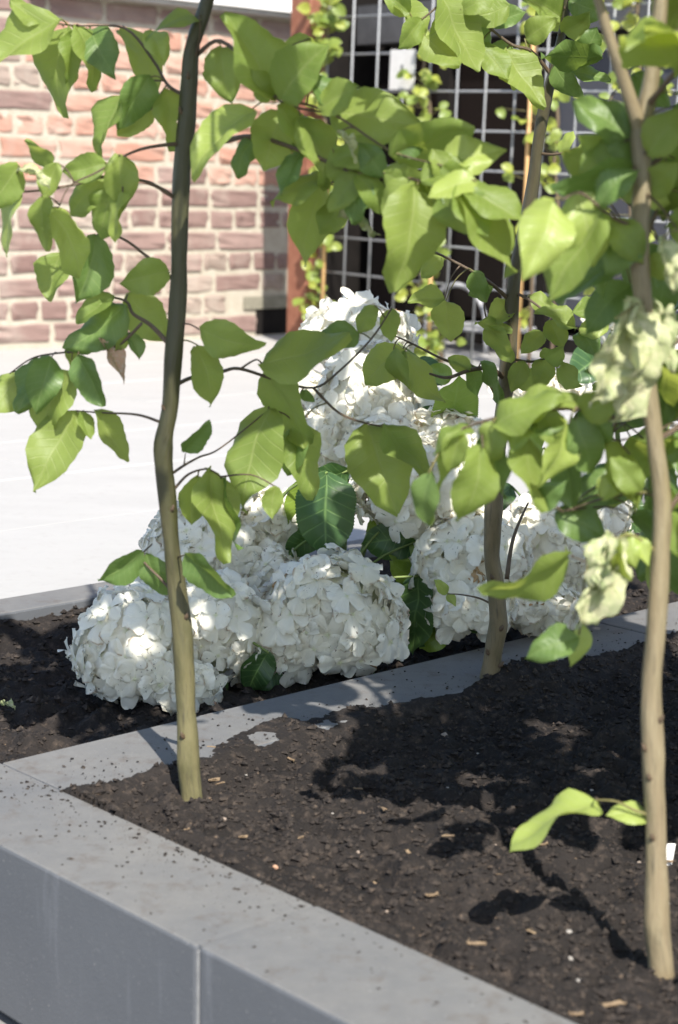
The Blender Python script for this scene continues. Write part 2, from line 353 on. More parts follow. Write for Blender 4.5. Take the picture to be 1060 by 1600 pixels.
# paving behind the beds: pale slabs of their own over a mortar bed
ZP = -0.004
pv = MB(); A0, A1 = -3.0, 6.5
b0 = farK0 - 0.003; b1 = WB - 1.8
q = [AB(A0, b0, ZP-0.009), AB(A1, b0, ZP-0.009), AB(A1, b1, ZP-0.009), AB(A0, b1, ZP-0.009)]
pv.add(q, [(0,1,2,3)])
terr = tag(obj('terrace', pv.mesh('terrace', simple('paving_bed', (0.265, 0.256, 0.243), (0.31, 0.30, 0.285), 30))), None, None, kind='structure')
SL, SWd = 0.80, 0.40
slab_meshes = [bevel_box_mesh('paving_slab', M['paving'], SL-0.004, SWd-0.004, 0.04, 0.002) for _ in range(3)]
rz = math.atan2(E1.y, E1.x)
row = 0; bb = b0
while bb - SWd > b1:
    aa = A0 + (row % 2) * SL * 0.5
    while aa + SL < A1:
        p = AB(aa + SL/2, bb - SWd/2, ZP - 0.02 + random.uniform(-0.0012, 0.0012))
        d = p.y
        if p.y > 1.7 and abs(p.x / p.y) < 0.42 and p.y < 8.5:
            obj('paving_slab', slab_meshes[row % 3], None, terr, Matrix.Translation(p) @ Matrix.Rotation(rz, 4, 'Z') @ Matrix.Rotation(random.uniform(-.002, .002), 4, 'X'))
        aa += SL
    bb -= SWd; row += 1

# ------------------------------------------------------------------ stone edging
def kerb_stone(parent, a0, a1, b0, b1, ztop, h, bev=0.0028):
    sx, sy = abs(a1-a0), abs(b1-b0)
    me = bevel_box_mesh('kerb_stone', M['kerb'], sx, sy, h, bev, 0, 2)
    return obj('kerb_stone', me, None, parent, Matrix.Translation(AB((a0+a1)/2, (b0+b1)/2, ztop - h/2)) @ Matrix.Rotation(rz, 4, 'Z'))
fe = thing('planter_edging', 'dusty grey bluestone edging around the bed of the slender saplings', 'kerb', AB(-KW/2, 0.3, -KH))
jb = toab(G(314, 1477))[1]                             # the joint seen in the outer face
J = 0.0026
edges_b = [-KW, jb - 1.0, jb, jb + 1.0]
kerb_stone(fe, -KW, 0, -KW + 0.0, jb - J/2, 0, KH)
kerb_stone(fe, -KW, 0, jb + J/2, jb + 1.0, 0.0008, KH)
kerb_stone(fe, -KW, 0, jb + 1.0 + J, jb + 1.6, 0, KH)
for i, (x0, x1) in enumerate(((0.0008, 0.86), (0.864, 1.86), (1.864, 2.86))):
    kerb_stone(fe, x0, x1, -KW, 0, -0.0006 * (i + 1), KH)
mj = MB()
v, f = box_pts(AB(-KW + 0.0008, jb - J/2, -KH + 0.002), E1 * (KW - 0.0016), -E2 * J, Vector((0, 0, KH - 0.006))); mj.add(v, f)
obj('joint_mortar', mj.mesh('joint_mortar', M['mortar_white'], False), None, fe)
mj = MB(); v, f = box_pts(AB(-KW + 0.0032, jb - J/2 - 0.0026, -0.0045), E1 * (KW - 0.0064), -E2 * (J + 0.0052), Vector((0, 0, 0.0043))); mj.add(v, f)
obj('joint_dust', mj.mesh('joint_dust', M['kerb'], False), None, fe)
be = thing('bed_edging', 'narrow grey stone edging between the hydrangea bed and the pale paving', 'kerb', AB(0, (farK0+farK1)/2, -0.1))
for x0 in (-2.0, -1.0, 0.0, 1.0, 2.0):
    kerb_stone(be, x0 + 0.202, x0 + 1.2, farK0, farK1, random.uniform(0, 0.001), 0.10, 0.003)

# ------------------------------------------------------------------ soil
def lin(lo, hi, st): n = max(1, int(round((hi-lo)/st))); return [lo + (hi-lo)*i/n for i in range(n)]
def soil_h(p, amp=1.0):
    v = Vector((p.x, p.y, 0.37))
    h = 0.011 * noise.noise(v * 5.0) + 0.0085 * noise.noise(v * 17) + 0.0060 * noise.noise(v * 44)
    c = noise.turbulence(v * 38, 3, False)
    h += 0.010 * (c - 0.5) + 0.0030 * noise.noise(v * 105) + 0.0020 * noise.noise(v * 230)
    return h * amp
mounds = []; LAP = toab(G(410, 1120))[0]
def front_z(p):
    a, b = toab(p); e = min(a, b) ; k = min(1, max(0, e / 0.05))
    z = -0.013 + 0.008 * (1 - k) + soil_h(p) * (0.45 + 0.55 * k)
    if e < 0.02:                                       # soil spills a little way over the stone
        big = noise.noise(Vector((p.x * 7, p.y * 7, 4.2))) + 0.5 * noise.noise(Vector((p.x * 23, p.y * 23, 1.2))) + 0.35 * noise.noise(Vector((p.x * 75, p.y * 75, 2.2))) + 0.2 * noise.noise(Vector((p.x * 190, p.y * 190, 2.2)))
        reach = (0.004 if a < b else 0.014) + (0.006 if a < b else 0.016) * big
        if b < a: reach += 0.055 * math.exp(-((a - LAP) / 0.09) ** 2)
        else: reach -= 0.012 * math.exp(-(b / 0.12) ** 2)
        z = 0.0035 - 0.012 * max(0, e / 0.02) + 0.35 * soil_h(p) if e > 0 else 0.0035 + 0.3 * soil_h(p) - 0.007 * max(0, (-e - reach + 0.012) / 0.012)
    for (mx_, my_, r_, h_) in mounds:
        dd = ((p.x-mx_)**2 + (p.y-my_)**2) / (r_*r_)
        if dd < 4: z += h_ * math.exp(-dd * 1.6)
    return z
bmid_ = (BEDB + farK1) / 2
def back_z(p):
    a, b = toab(p); e = min(BEDB - b, b - farK1); k = min(1, max(0, e / 0.05))
    return -0.030 + 0.022 * (1-k) * (1 if b < bmid_ else 0.4) + soil_h(p) * (0.5 + 0.65 * k)
tb = [G(300, 1250, -0.015), G(765, 1080, -0.015), G(1033, 1515, -0.015)]
mounds += [(tb[0].x, tb[0].y, 0.05, 0.007), (tb[1].x + .05, tb[1].y, 0.06, 0.016), (tb[2].x, tb[2].y, 0.05, 0.006)]
def soil_sheet(name, As, Bs, zf):
    vs_ = []; fs = []
    for b_ in Bs:
        for a_ in As:
            p = AB(a_, b_); vs_.append((p.x, p.y, zf(p)))
    n = len(As)
    for j in range(len(Bs)-1):
        for i in range(n-1):
            fs.append((j*n+i, (j+1)*n+i, (j+1)*n+i+1, j*n+i+1))
    me = bpy.data.meshes.new(name); me.from_pydata(vs_, [], fs)
    me.polygons.foreach_set('use_smooth', [True] * len(fs)); me.materials.append(M['soil'])
    o = obj(name, me); o['kind'] = 'structure'; return o
As = lin(-0.05, 0.0, 0.004) + lin(0.0, 1.15, 0.0036) + lin(1.15, 1.6, 0.012) + lin(1.6, 2.85, 0.05) + [2.85]
Bs = lin(-0.108, 0.0, 0.004) + lin(0.0, 0.78, 0.0036) + lin(0.78, 1.2, 0.015) + lin(1.2, 1.6, 0.05) + [1.6]
soil_sheet('planter_soil', As, Bs, front_z)
As2 = lin(-1.2, -0.45, 0.03) + lin(-0.45, 1.1, 0.0055) + lin(1.1, 2.8, 0.04) + [2.8]
Bs2 = lin(farK1 + 0.002, BEDB - 0.0, 0.0055) + [BEDB + 0.003]
soil_sheet('hydrangea_bed_soil', As2, Bs2, back_z)

# crumbs of soil and bark, as real lumps
def crumb_field(name, N, region, zf, smin, smax, seed, flat=0.8, long=1.5):
    rnd = random.Random(seed); vs_ = []; fs = []
    base = [(1,0,0), (-1,0,0), (0,1,0), (0,-1,0), (0,0,1), (0,0,-1)]
    tri = [(0,2,4), (2,1,4), (1,3,4), (3,0,4), (2,0,5), (1,2,5), (3,1,5), (0,3,5)]
    for _ in range(N):
        p, sc = region(rnd)
        if p is None: continue
        s = smin + (smax - smin) * rnd.random() ** 5; s *= sc
        z = zf(p); o = len(vs_)
        R = Matrix.Rotation(rnd.uniform(0, 6.28), 3, 'Z') @ Matrix.Rotation(rnd.uniform(-.5, .5), 3, 'X')
        lx = rnd.uniform(0.8, long)
        for q in base:
            k = s * rnd.uniform(0.6, 1.3)
            w = R @ Vector((q[0]*k*lx, q[1]*k, q[2]*k*flat))
            vs_.append((p.x + w.x, p.y + w.y, z + w.z + s*flat*0.25))
        fs += [tuple(i + o for i in t) for t in tri]
    me = bpy.data.meshes.new(name); me.from_pydata(vs_, [], fs); me.materials.append(M['crumb'])
    return obj(name, me)
def reg_front(r):
    a = r.uniform(-0.03, 1.2); b = r.uniform(-0.10, 0.85); p = AB(a, b)
    if min(a, b) < 0.004 and front_z(p) < 0.0015: return None, 0
    return p, 1.0
def reg_back(r):
    return AB(r.uniform(-0.5, 1.2), r.uniform(farK1, BEDB)), 1.0
def reg_edge(r):                       # soil spilled on the stone
    if r.random() < 0.5: return AB(-abs(r.gauss(0, 0.028)) if r.random() < .75 else -r.uniform(0, KW), r.uniform(-0.1, 0.8)), 0.55
    return AB(r.uniform(-0.05, 1.3), -min(KW, abs(r.gauss(0, 0.03))) if r.random() < .8 else -r.uniform(0, KW)), 0.6
c1 = crumb_field('soil_crumbs', 70000, reg_front, front_z, 0.0006, 0.0048, 3)
tag(c1, 'loose dark crumbs of soil and bark between the saplings', 'soil crumbs', kind='stuff')
c2 = crumb_field('soil_crumbs', 20000, reg_back, back_z, 0.0007, 0.0060, 4)
tag(c2, 'loose dark soil crumbs in the hydrangea bed', 'soil crumbs', kind='stuff')
c3 = crumb_field('spilled_soil', 2600, reg_edge, lambda p: 0.0003, 0.0005, 0.0036, 5, 0.5, 1.6)
tag(c3, 'sprinkling of spilled soil grains on the grey stone edging', 'soil crumbs', kind='stuff')

# single stones and chips on the soil
def rock_mesh(seed, mat):
    rnd = random.Random(seed); bm = bmesh.new(); bmesh.ops.create_icosphere(bm, subdivisions=2, radius=1)
    off = Vector((seed * 3.1, seed, 0))
    for v in bm.verts: v.co *= 1 + 0.45 * noise.noise(v.co * 1.3 + off); v.co.z *= 0.65
    me = bpy.data.meshes.new('pebble'); bm.to_mesh(me); bm.free(); me.materials.append(mat); return me
stones = [(430,1350,9,'r'), (890,1497,11,'g'), (350,1280,8,'p'), (890,1450,10,'g'), (605,1410,6,'p'), (748,1160,5,'g'), (775,1300,4,'p'),
          (695,1130,13,'p'), (583,1110,9,'p'), (905,1530,9,'g'), (1045,1400,8,'g'), (955,1440,6,'p'), (730,1290,4,'g'), (490,1410,6,'g'),
          (520,1260,4,'g'), (560,1320,6,'p'), (370,1155,7,'g'), (493,1122,6,'p'), (870,1375,7,'g'), (1000,1330,6,'p'), (640,1300,5,'p'),
          (925,1230,6,'g'), (700,1230,4,'g'), (385,1215,4,'g'), (55,970,11,'s'), (105,960,6,'s'), (95,985,8,'s'), (30,1010,5,'p'), (75,1055,6,'s')]
rk = {'r': rock_mesh(1, M['pebble_red']), 'g': rock_mesh(2, M['pebble_pale']), 'p': rock_mesh(3, M['pebble']), 's': rock_mesh(4, M['crumb'])}
for (x, y, r, k) in stones:
    back = y < 1080
    p = G(x, y, -0.03 if back else -0.012); p.z = back_z(p) if back else front_z(p)
    s = r * 0.5 * p.y / FPX * 1.15
    o = obj('pebble' if k != 's' else 'soil_clod', rk[k], None, None, Matrix.Translation(p + Vector((0, 0, s * 0.3))) @ Matrix.Rotation(random.uniform(0, 6), 4, 'Z') @ Matrix.Scale(s, 4))
    if k == 'r': tag(o, 'orange-red pebble on the dark planter soil', 'pebble')
    elif k == 's': tag(o, 'dark clod of soil in the hydrangea bed', 'soil clod', 'clods in the hydrangea bed')
    elif back: tag(o, 'small brown pebble in the hydrangea bed', 'pebble')
    elif k == 'g': tag(o, 'small pale grey pebble on the dark planter soil', 'pebble', 'pale pebbles in the planter')
    else: tag(o, 'small dull brown pebble on the dark planter soil', 'pebble', 'brown pebbles in the planter')
chips = [(745,1485,30), (675,1405,26), (335,1225,20), (345,1225,16), (290,1290,14), (600,1270,18), (700,1315,20), (850,1315,18), (480,1130,16), (960,1560,40), (420,1235,22),
         (380,1300,16), (560,1230,14), (640,1340,20), (780,1365,14), (830,1460,16), (590,1365,18), (470,1310,14), (330,1185,14), (900,1590,26), (1045,1335,16), (300,1200,10), (455,1185,14), (540,1190,13)]
chm = [bevel_box_mesh('wood_chip', M['chip'], 1, 0.28, 0.12, 0.03, 0.07, 1, 1) for _ in range(3)]
for i, (x, y, L) in enumerate(chips):
    p = G(x, y, -0.012); p.z = front_z(p) + 0.004; s = L * p.y / FPX
    o = obj('wood_chip', chm[i % 3], None, None, Matrix.Translation(p) @ Matrix.Rotation(random.uniform(-1.2, 1.2), 4, 'Z') @ Matrix.Rotation(random.uniform(-.2, .2), 4, 'Y') @ Matrix.Scale(s, 4))
    tag(o, 'straw-coloured wood chip lying on the dark planter soil', 'wood chip', 'wood chips in the planter')

# ------------------------------------------------------------------ brick wall
CO = 0.0745; BH = 0.0590; wn_ = E2 * -1                # wall faces -E2
aL = toab(wallP)[0] - 0.9
pc = G(470, 512); aR = aL + 4.2                       # the wall goes on behind the trellis
def wall_a(px):                                       # a-coordinate on the wall seen at pixel column px (eye level)
    r = ray(px, 300); t = (WB - toab(CAM)[1]) / (toab(CAM + r)[1] - toab(CAM)[1]); return toab(CAM + r * t)[0]
aR = wall_a(482)
bw = thing('brick_wall', 'old brick wall, salmon bricks above and plum bricks below, behind the pale paving', 'wall', AB(aL + 1, WB, ZP))
mm = MB(); v, f = box_pts(AB(aL, WB - 0.0045, ZP - 0.03), E1 * (aR - aL), E2 * 0.25, Vector((0, 0, 1.16))); mm.add(v, f)
obj('mortar', mm.mesh('mortar', M['mortar'], False), None, bw)
rb = random.Random(12)
def brick_meshes(L, mat): return [bevel_box_mesh('brick', mat, L, 0.1, BH, 0.006, 0.0028, 2, 2, rb) for _ in range(4)]
BM = {}
for k in ('brick_a', 'brick_b', 'brick_c'):
    BM[k, 'h'] = brick_meshes(0.097, M[k]); BM[k, 's'] = brick_meshes(0.206, M[k])
z = ZP + 0.018; nb = 0; c = 0
vent_a0 = toab(D(385, 500, wallP.y + 1.0))[0]
va0, va1 = wall_a(383), wall_a(462)
aV = wall_a(560)
while z < 1.12:
    head = c % 2 == 1
    a = aL + (0.055 if head else 0.0) + rb.uniform(-0.02, 0.02)
    while a < aR:
        L = 0.102 if head else 0.212
        if not head and rb.random() < 0.12: L = 0.102
        am = a + L/2
        k = 'brick_a' if z > 0.50 + rb.uniform(-.05, .05) else ('brick_b' if rb.random() < 0.86 else 'brick_c')
        if z < 0.20 and am > wall_a(290) and rb.random() < .5: k = 'brick_c'
        if z > 1.02: k = 'brick_b'  # top course in plum: the sill's shade put into the brick colour
        if z > 0.72 and am < wall_a(55): k = 'brick_b' if rb.random() < .6 else 'brick_c'
        skip = (c < 2 and va0 - 0.02 < am < va1 + 0.02)
        if not skip and am + L/2 < aR and nb < 296:
            mesh = BM[k, 'h' if L < .15 else 's'][rb.randrange(4)]
            if L == 0.212 or True:
                obj('brick', mesh, None, bw, Matrix.Translation(AB(am, WB + 0.0 - 0.05 + rb.uniform(-0.0015, 0.003) + 0.0, z + BH/2 + rb.uniform(-.002, .002))) @ Matrix.Rotation(rz + rb.uniform(-.006, .006), 4, 'Z') @ Matrix.Rotation(rb.uniform(-.012, .012), 4, 'Y'))
                nb += 1
        a += L + 0.012
    z += CO; c += 1
# cellar vent with a worn stone lintel
vm = MB(); v, f = box_pts(AB(va0, WB + 0.004, 0.095), E1 * (va1 - va0), E2 * 0.05, Vector((0, 0, 0.045))); vm.add(v, f)
vent = obj('vent_lintel', vm.mesh('vent_lintel', simple('mossy_stone', (0.16, 0.15, 0.11), (0.24, 0.22, 0.17), 40), False), None, bw)
vm = MB(); v, f = box_pts(AB(va0 + 0.06, WB - 0.003, 0.0), E1 * (va1 - va0 - 0.06), E2 * 0.03, Vector((0, 0, 0.094))); vm.add(v, f)
obj('vent_opening', vm.mesh('vent_opening', M['frame_dark'], False), None, vent)
# white sill; grey strip and plum course under it paint in its shade
sa0 = wall_a(52); zs = 1.125
sm = MB(); v, f = box_pts(AB(sa0, WB + 0.075, zs + 0.016), E1 * (aR - sa0), E2 * 0.3, Vector((0, 0, 0.075))); sm.add(v, f)
sill = obj('window_sill', sm.mesh('window_sill', M['sill'], False), None, bw)
sm = MB(); v, f = box_pts(AB(sa0 - 0.02, WB + 0.060, zs), E1 * (aR - sa0 + 0.02), E2 * 0.28, Vector((0, 0, 0.0155))); sm.add(v, f)
obj('shadow_strip', sm.mesh('shadow_strip', M['sill_shadow'], False), None, sill)

# ------------------------------------------------------------------ trellis and glazed room
PD = 6.05                                              # post's distance, from the shadow it throws on the wall
pb = D(474, 520, PD); pb.z = ZP
PC = Vector((pb.x, pb.y, ZP))
tre = thing('wire_trellis', 'galvanised wire grid trellis on a red-brown post', 'trellis', PC)
pm = bevel_box_mesh('post', M['rust'], 0.070, 0.100, 1.205, 0.004)
obj('post', pm, None, tre, Matrix.Translation(PC + Vector((0, 0, 0.6025))) @ Matrix.Rotation(rz, 4, 'Z'))
S = 0.119; WR = 0.0036
TD = (-E2).copy()                                      # runs from the post towards the viewer's right
tilt = 0.026
T_h = Vector((TD.x, TD.y, -tilt)).normalized(); T_v = (Vector((0, 0, 1)) + TD * tilt).normalized()
T0 = PC + TD * 0.075 + Vector((0, 0, 0.02))
NV, NH = 15, 14
vmesh = MB(); tube(vmesh, [Vector((0,0,-0.02)), Vector((0,0,S*(NH-1)+0.02))], [WR, WR], 6); vmesh = vmesh.mesh('wire', M['wire'])
hmesh = MB(); tube(hmesh, [Vector((-0.06,0,0)), Vector((S*(NV-1)+0.02,0,0))], [WR, WR], 6); hmesh = hmesh.mesh('wire', M['wire'])
Nn = T_h.cross(T_v)
basis = Matrix((T_h, Nn * -1, T_v)).transposed().to_4x4()
for i in range(NV):
    obj('upright_wire', vmesh, None, tre, Matrix.Translation(T0 + T_h * (S * i)) @ basis)
for j in range(NH):
    obj('cross_wire', hmesh, None, tre, Matrix.Translation(T0 + T_v * (S * j) + E1 * 0.0075) @ basis)
# second post where the panel ends
obj('post', pm, None, tre, Matrix.Translation(PC + TD * (S * NV + 0.06) + Vector((0, 0, 0.6025))) @ Matrix.Rotation(rz, 4, 'Z'))
# tag hanging on the grid
def on_trellis(px, py, off=0.0):                       # point of the trellis plane seen at a pixel, off metres in front of it
    r = ray(px, py); o = T0 - E1 * off
    return CAM + r * ((o - CAM).dot(E1) / r.dot(E1))
tc_ = on_trellis(629, 109, 0.008)
tagm = bevel_box_mesh('card', M['tag'], 0.113, 0.003, 0.124, 0.001)
tg = thing('plant_tag', 'pale grey card tag fixed to the wire trellis', 'tag', tc_)
tM = Matrix.Translation(tc_) @ Matrix.Rotation(math.atan2(TD.y, TD.x), 4, 'Z') @ Matrix.Rotation(0.03, 4, 'Y')
obj('card', tagm, None, tg, tM)
im = bevel_box_mesh('printed_mark', M['ink'], 0.010, 0.001, 0.016, 0)
obj('printed_mark', im, None, tg, tM @ Matrix.Translation((0.0, -0.0024, 0.008)))
# glazed room behind the trellis
RB = PC + E1 * 0.62 - TD * 0.35
gr = thing('glazed_room', 'dark glazed room with smoky panes behind the wire trellis', 'building', RB + TD * 1.2)
rm = MB(); v, f = box_pts(RB + E1 * 0.12, TD * 3.6, E1 * 1.5, Vector((0, 0, 1.7))); rm.add(v, f)
obj('wall', rm.mesh('wall', M['frame_dark'], False), None, gr)
rm = MB(); v, f = box_pts(AB(aR + 0.003, WB - 0.06, ZP), E1 * 1.6, E2 * 0.2, Vector((0, 0, 1.7))); rm.add(v, f)
obj('side_wall', rm.mesh('side_wall', M['frame_dark'], False), None, gr)
def panel(name, t0, t1, z0, z1, mat, off, th=0.04):
    mb = MB(); v, f = box_pts(RB + TD * t0 - E1 * off + Vector((0, 0, z0)), TD * (t1 - t0), E1 * th, Vector((0, 0, z1 - z0))); mb.add(v, f)
    return obj(name, mb.mesh(name, mat, False), None, gr)
xs = [0.0, 0.42, 0.90, 1.55, 2.12, 2.7, 3.3]
for i in range(6):
    panel('pane', xs[i] + 0.03, xs[i+1] - 0.03, 0.09, 1.04, M['glass'] if i < 2 else M['glass_blue'], 0.0, 0.03)
    panel('mullion', xs[i+1] - 0.028, xs[i+1] + 0.028, 0.06, 1.06, M['frame_dark'] if i < 2 else M['frame_grey'], 0.03, 0.08)
panel('head_beam', 0.0, 3.5, 1.062, 1.20, M['frame_grey'], 0.06, 0.12)
panel('base_rail', 0.0, 3.5, 0.0, 0.058, M['frame_dark'], 0.045, 0.10)
# round back of a metal garden chair behind the grid
cc_ = on_trellis(712, 520, -0.30)
ch = thing('garden_chair', 'grey metal garden chair with a round back behind the trellis', 'chair', Vector((cc_.x, cc_.y, ZP)))
hoop = MB(); hp = []
for k in range(15):
    an = math.pi * k / 14; hp.append(Vector((cc_.x, cc_.y, 0)) + TD * (-0.14 * math.cos(an)) + Vector((0, 0, 0.07 + 0.15 * math.sin(an))))
tube(hoop, hp, [0.009]*15, 6, 2); obj('back_hoop', hoop.mesh('back_hoop', M['chair']), None, ch)
for s in (-0.14, 0.14):
    lg = MB(); base = Vector((cc_.x, cc_.y, ZP)) + TD * s
    tube(lg, [base, base + Vector((0, 0, 0.075))], [0.009, 0.009], 6); obj('leg', lg.mesh('leg', M['chair']), None, ch)
    lg = MB(); base = Vector((cc_.x, cc_.y, ZP)) + TD * s + E1 * 0.22
    tube(lg, [base, base + Vector((0, 0, 0.07))], [0.009, 0.009], 6); obj('leg', lg.mesh('leg', M['chair']), None, ch)
sb = bevel_box_mesh('seat', M['chair'], 0.30, 0.25, 0.012, 0.004)
obj('seat', sb, None, ch, Matrix.Translation(Vector((cc_.x, cc_.y, 0.072)) + E1 * 0.12) @ Matrix.Rotation(math.atan2(TD.y, TD.x), 4, 'Z'))

# ------------------------------------------------------------------ leaves
def leaf_mesh(name, mat, seed, asp=0.66, nu=14, nv=8, fold=0.25, curl=0.18, wave=0.03, serr=0.0, shape='ovate', crumple=0.0, pet=0.16, tipx=1.0):
    rnd = random.Random(seed); mb = MB(); vs_ = []; uv = []; off = Vector((seed * 1.7, seed * 0.3, seed))
    sgn = rnd.choice((-1, 1)); tw = rnd.uniform(-0.35, 0.35); side = rnd.uniform(-0.06, 0.06)
    for i in range(nu + 1):
        t = i / nu
        if shape == 'ovate': w = (math.sin(math.pi * min(1, t) ** 0.82)) ** 0.72
        elif shape == 'broad': w = (math.sin(math.pi * t ** 0.90)) ** 0.62
        else: w = (math.sin(math.pi * t ** 0.78)) ** 0.85 * 0.92
        if t > 0.86: w = min(w, (1 - t) * 4.2 * (1 - 0.35 * (t - 0.86) / 0.14)) * 0.98
        w = max(w, 0.012) * asp / 2
        zc = curl * (t - 0.35) ** 2 * -1.2
        xc = side * math.sin(t * 3.0)
        for j in range(nv + 1):
            u = 2 * j / nv - 1; ww = w
            if abs(u) == 1 and serr: ww = w * (1 + serr * (0.5 if i % 2 else -0.5))
            x = u * ww; 
            zz = zc + abs(x) * fold + wave * u * u * math.sin(t * 9 + sgn * u * 2 + seed) - wave * 0.6 * (u ** 4)
            ang = tw * t; xr = x * math.cos(ang) - zz * math.sin(ang); zr = x * math.sin(ang) + zz * math.cos(ang)
            p = Vector((xr + xc, t + (0.02 * u * u if t < .15 else 0) - 0.05 * u * u * (1 - t), zr))
            p.z += 0.055 * noise.noise(p * 3.2 + off); p.x += 0.035 * noise.noise(p * 3.5 + off * 2) * abs(u)
            if crumple:
                n3 = Vector((noise.noise(p * 5 + off), noise.noise(p * 4 + off * 2), noise.noise(p * 5.5 + off * 3)))
                n4 = Vector((noise.noise(p * 13 + off), noise.noise(p * 12 + off * 2), noise.noise(p * 14 + off * 3)))
                p += n3 * crumple + n4 * crumple * 0.4; p.x *= 0.62
            vs_.append(p); uv.append((u, t))
    f = []
    for i in range(nu):
        for j in range(nv):
            f.append((i*(nv+1)+j, i*(nv+1)+j+1, (i+1)*(nv+1)+j+1, (i+1)*(nv+1)+j))
    mb.add(vs_, f, uv)
    return mb.mesh(name, mat)
LV = {}
for key, n in (('leaf', 14), ('deep', 8), ('young', 7)):
    LV[key] = []
    for i in range(n):
        LV[key].append(leaf_mesh('leaf', M[key], 10 + i * 3 + len(key), fold=random.uniform(0.05, 0.55), curl=random.uniform(-0.25, 0.6), wave=random.uniform(0.03, 0.085), serr=0.045, shape=('ovate', 'broad', 'slim')[i % 3]))
LV['wilt'] = [leaf_mesh('leaf', M['wilt'], 70 + i, fold=0.7, curl=0.3, wave=0.08, nu=26, nv=12, crumple=0.13) for i in range(4)]
LV['dead'] = [leaf_mesh('leaf', M['dead'], 90, fold=0.6, curl=0.2, wave=0.06, nu=18, nv=8, crumple=0.05)]
LV['hyd'] = [leaf_mesh('leaf', M['hyd'], 120 + i, asp=0.68, nu=56, nv=10, fold=random.uniform(0.1, 0.3), curl=random.uniform(0.1, 0.4), wave=0.025, serr=0.035, shape='broad') for i in range(4)]
LV['hyd_young'] = [leaf_mesh('leaf', M['hyd_young'], 140 + i, asp=0.70, nu=56, nv=10, fold=random.uniform(0.1, 0.3), curl=0.2, wave=0.03, serr=0.035, shape='broad') for i in range(3)]
LV['ivy'] = [leaf_mesh('leaf', M['ivy'], 160 + i, asp=0.75, nu=6, nv=4, fold=0.3, curl=0.2, wave=0.03, shape='broad') for i in range(3)]
LV['ivy_yellow'] = [leaf_mesh('leaf', M['ivy_yellow'], 170 + i, asp=0.75, nu=6, nv=4, fold=0.3, curl=0.2, wave=0.03, shape='broad') for i in range(3)]
rl = random.Random(21)
def place_leaf(parent, key, base, L, Y, N, xs=1.0):
    Y = Y.normalized(); N = (N - Y * N.dot(Y)).normalized(); X = Y.cross(N)
    Mx = Matrix((X * L * xs, Y * L, N * L)).transposed().to_4x4(); Mx.translation = base
    return obj('leaf', rl.choice(LV[key]), None, parent, Mx)
def leaf_px(parent, bx, by, tx, ty, w, dist, key='leaf', orient=0, asp=0.64, xmax=1.25):
    """a leaf seen from its stalk end to its tip, w across, on a twig at the distance dist"""
    if key in ('leaf', 'deep', 'young'):
        tx += (tx - bx) * 0.05; ty += (ty - by) * 0.05; w = min(w * 1.02, 0.74 * math.hypot(tx - bx, ty - by)) if w < 0.8 * math.hypot(tx - bx, ty - by) else w
    lp = math.hypot(tx - bx, ty - by) or 1.0
    k = dist / FPX
    need = w / asp
    B = D(bx, by, dist); T = D(tx, ty, dist)
    ax = (T - B)
    if need > lp * 1.08:                                # leaf seen foreshortened
        full = min(need, lp * 1.7); dep = math.sqrt(max(full**2 - lp**2, 0)) * k
        dirn = (B - CAM).normalized() * (-1 if orient >= 0 else 1)
        ax = ax + dirn * dep
    else:
        ax = ax + (B - CAM).normalized() * rl.uniform(-0.35, 0.15) * lp * k
    L = ax.length; Y = ax.normalized()
    N0 = (CAM - B); N0 = (N0 - Y * N0.dot(Y)).normalized()
    cosv = min(1.0, w / (asp * lp)); ang = math.acos(max(0.15, cosv)) if cosv < 1 else 0
    ang = max(ang, rl.uniform(0.05, 0.45))
    cand = [Matrix.Rotation(s * ang, 3, Y) @ N0 for s in (-1, 1)]
    cand.sort(key=lambda n: n.dot(SUND))
    N = cand[1] if orient > 0 else (cand[0] if orient < 0 else (cand[1] if rl.random() < 0.65 else cand[0]))
    xs = max(0.75, min(xmax, w / (asp * L * FPX / dist * max(0.35, math.cos(ang)))))
    return place_leaf(parent, key, B, L, Y, N, xs), B
def petiole(parent_leaf, B, samples, mat, r=0.0007):
    if not samples: return
    q = min(samples, key=lambda s: (s - B).length_squared)
    d = (q - B).length
    if d < 0.002 or d > 0.24: return
    mid = (q + B) / 2 + Vector((0, 0, 0.12 * d)) + Vector((rl.uniform(-1, 1), rl.uniform(-1, 1), 0)) * 0.06 * d
    mb = MB(); tube(mb, [q, mid, B], [r * 1.3, r, r * 0.9], 5, 4)
    obj('petiole', mb.mesh('petiole', mat), None, parent_leaf)

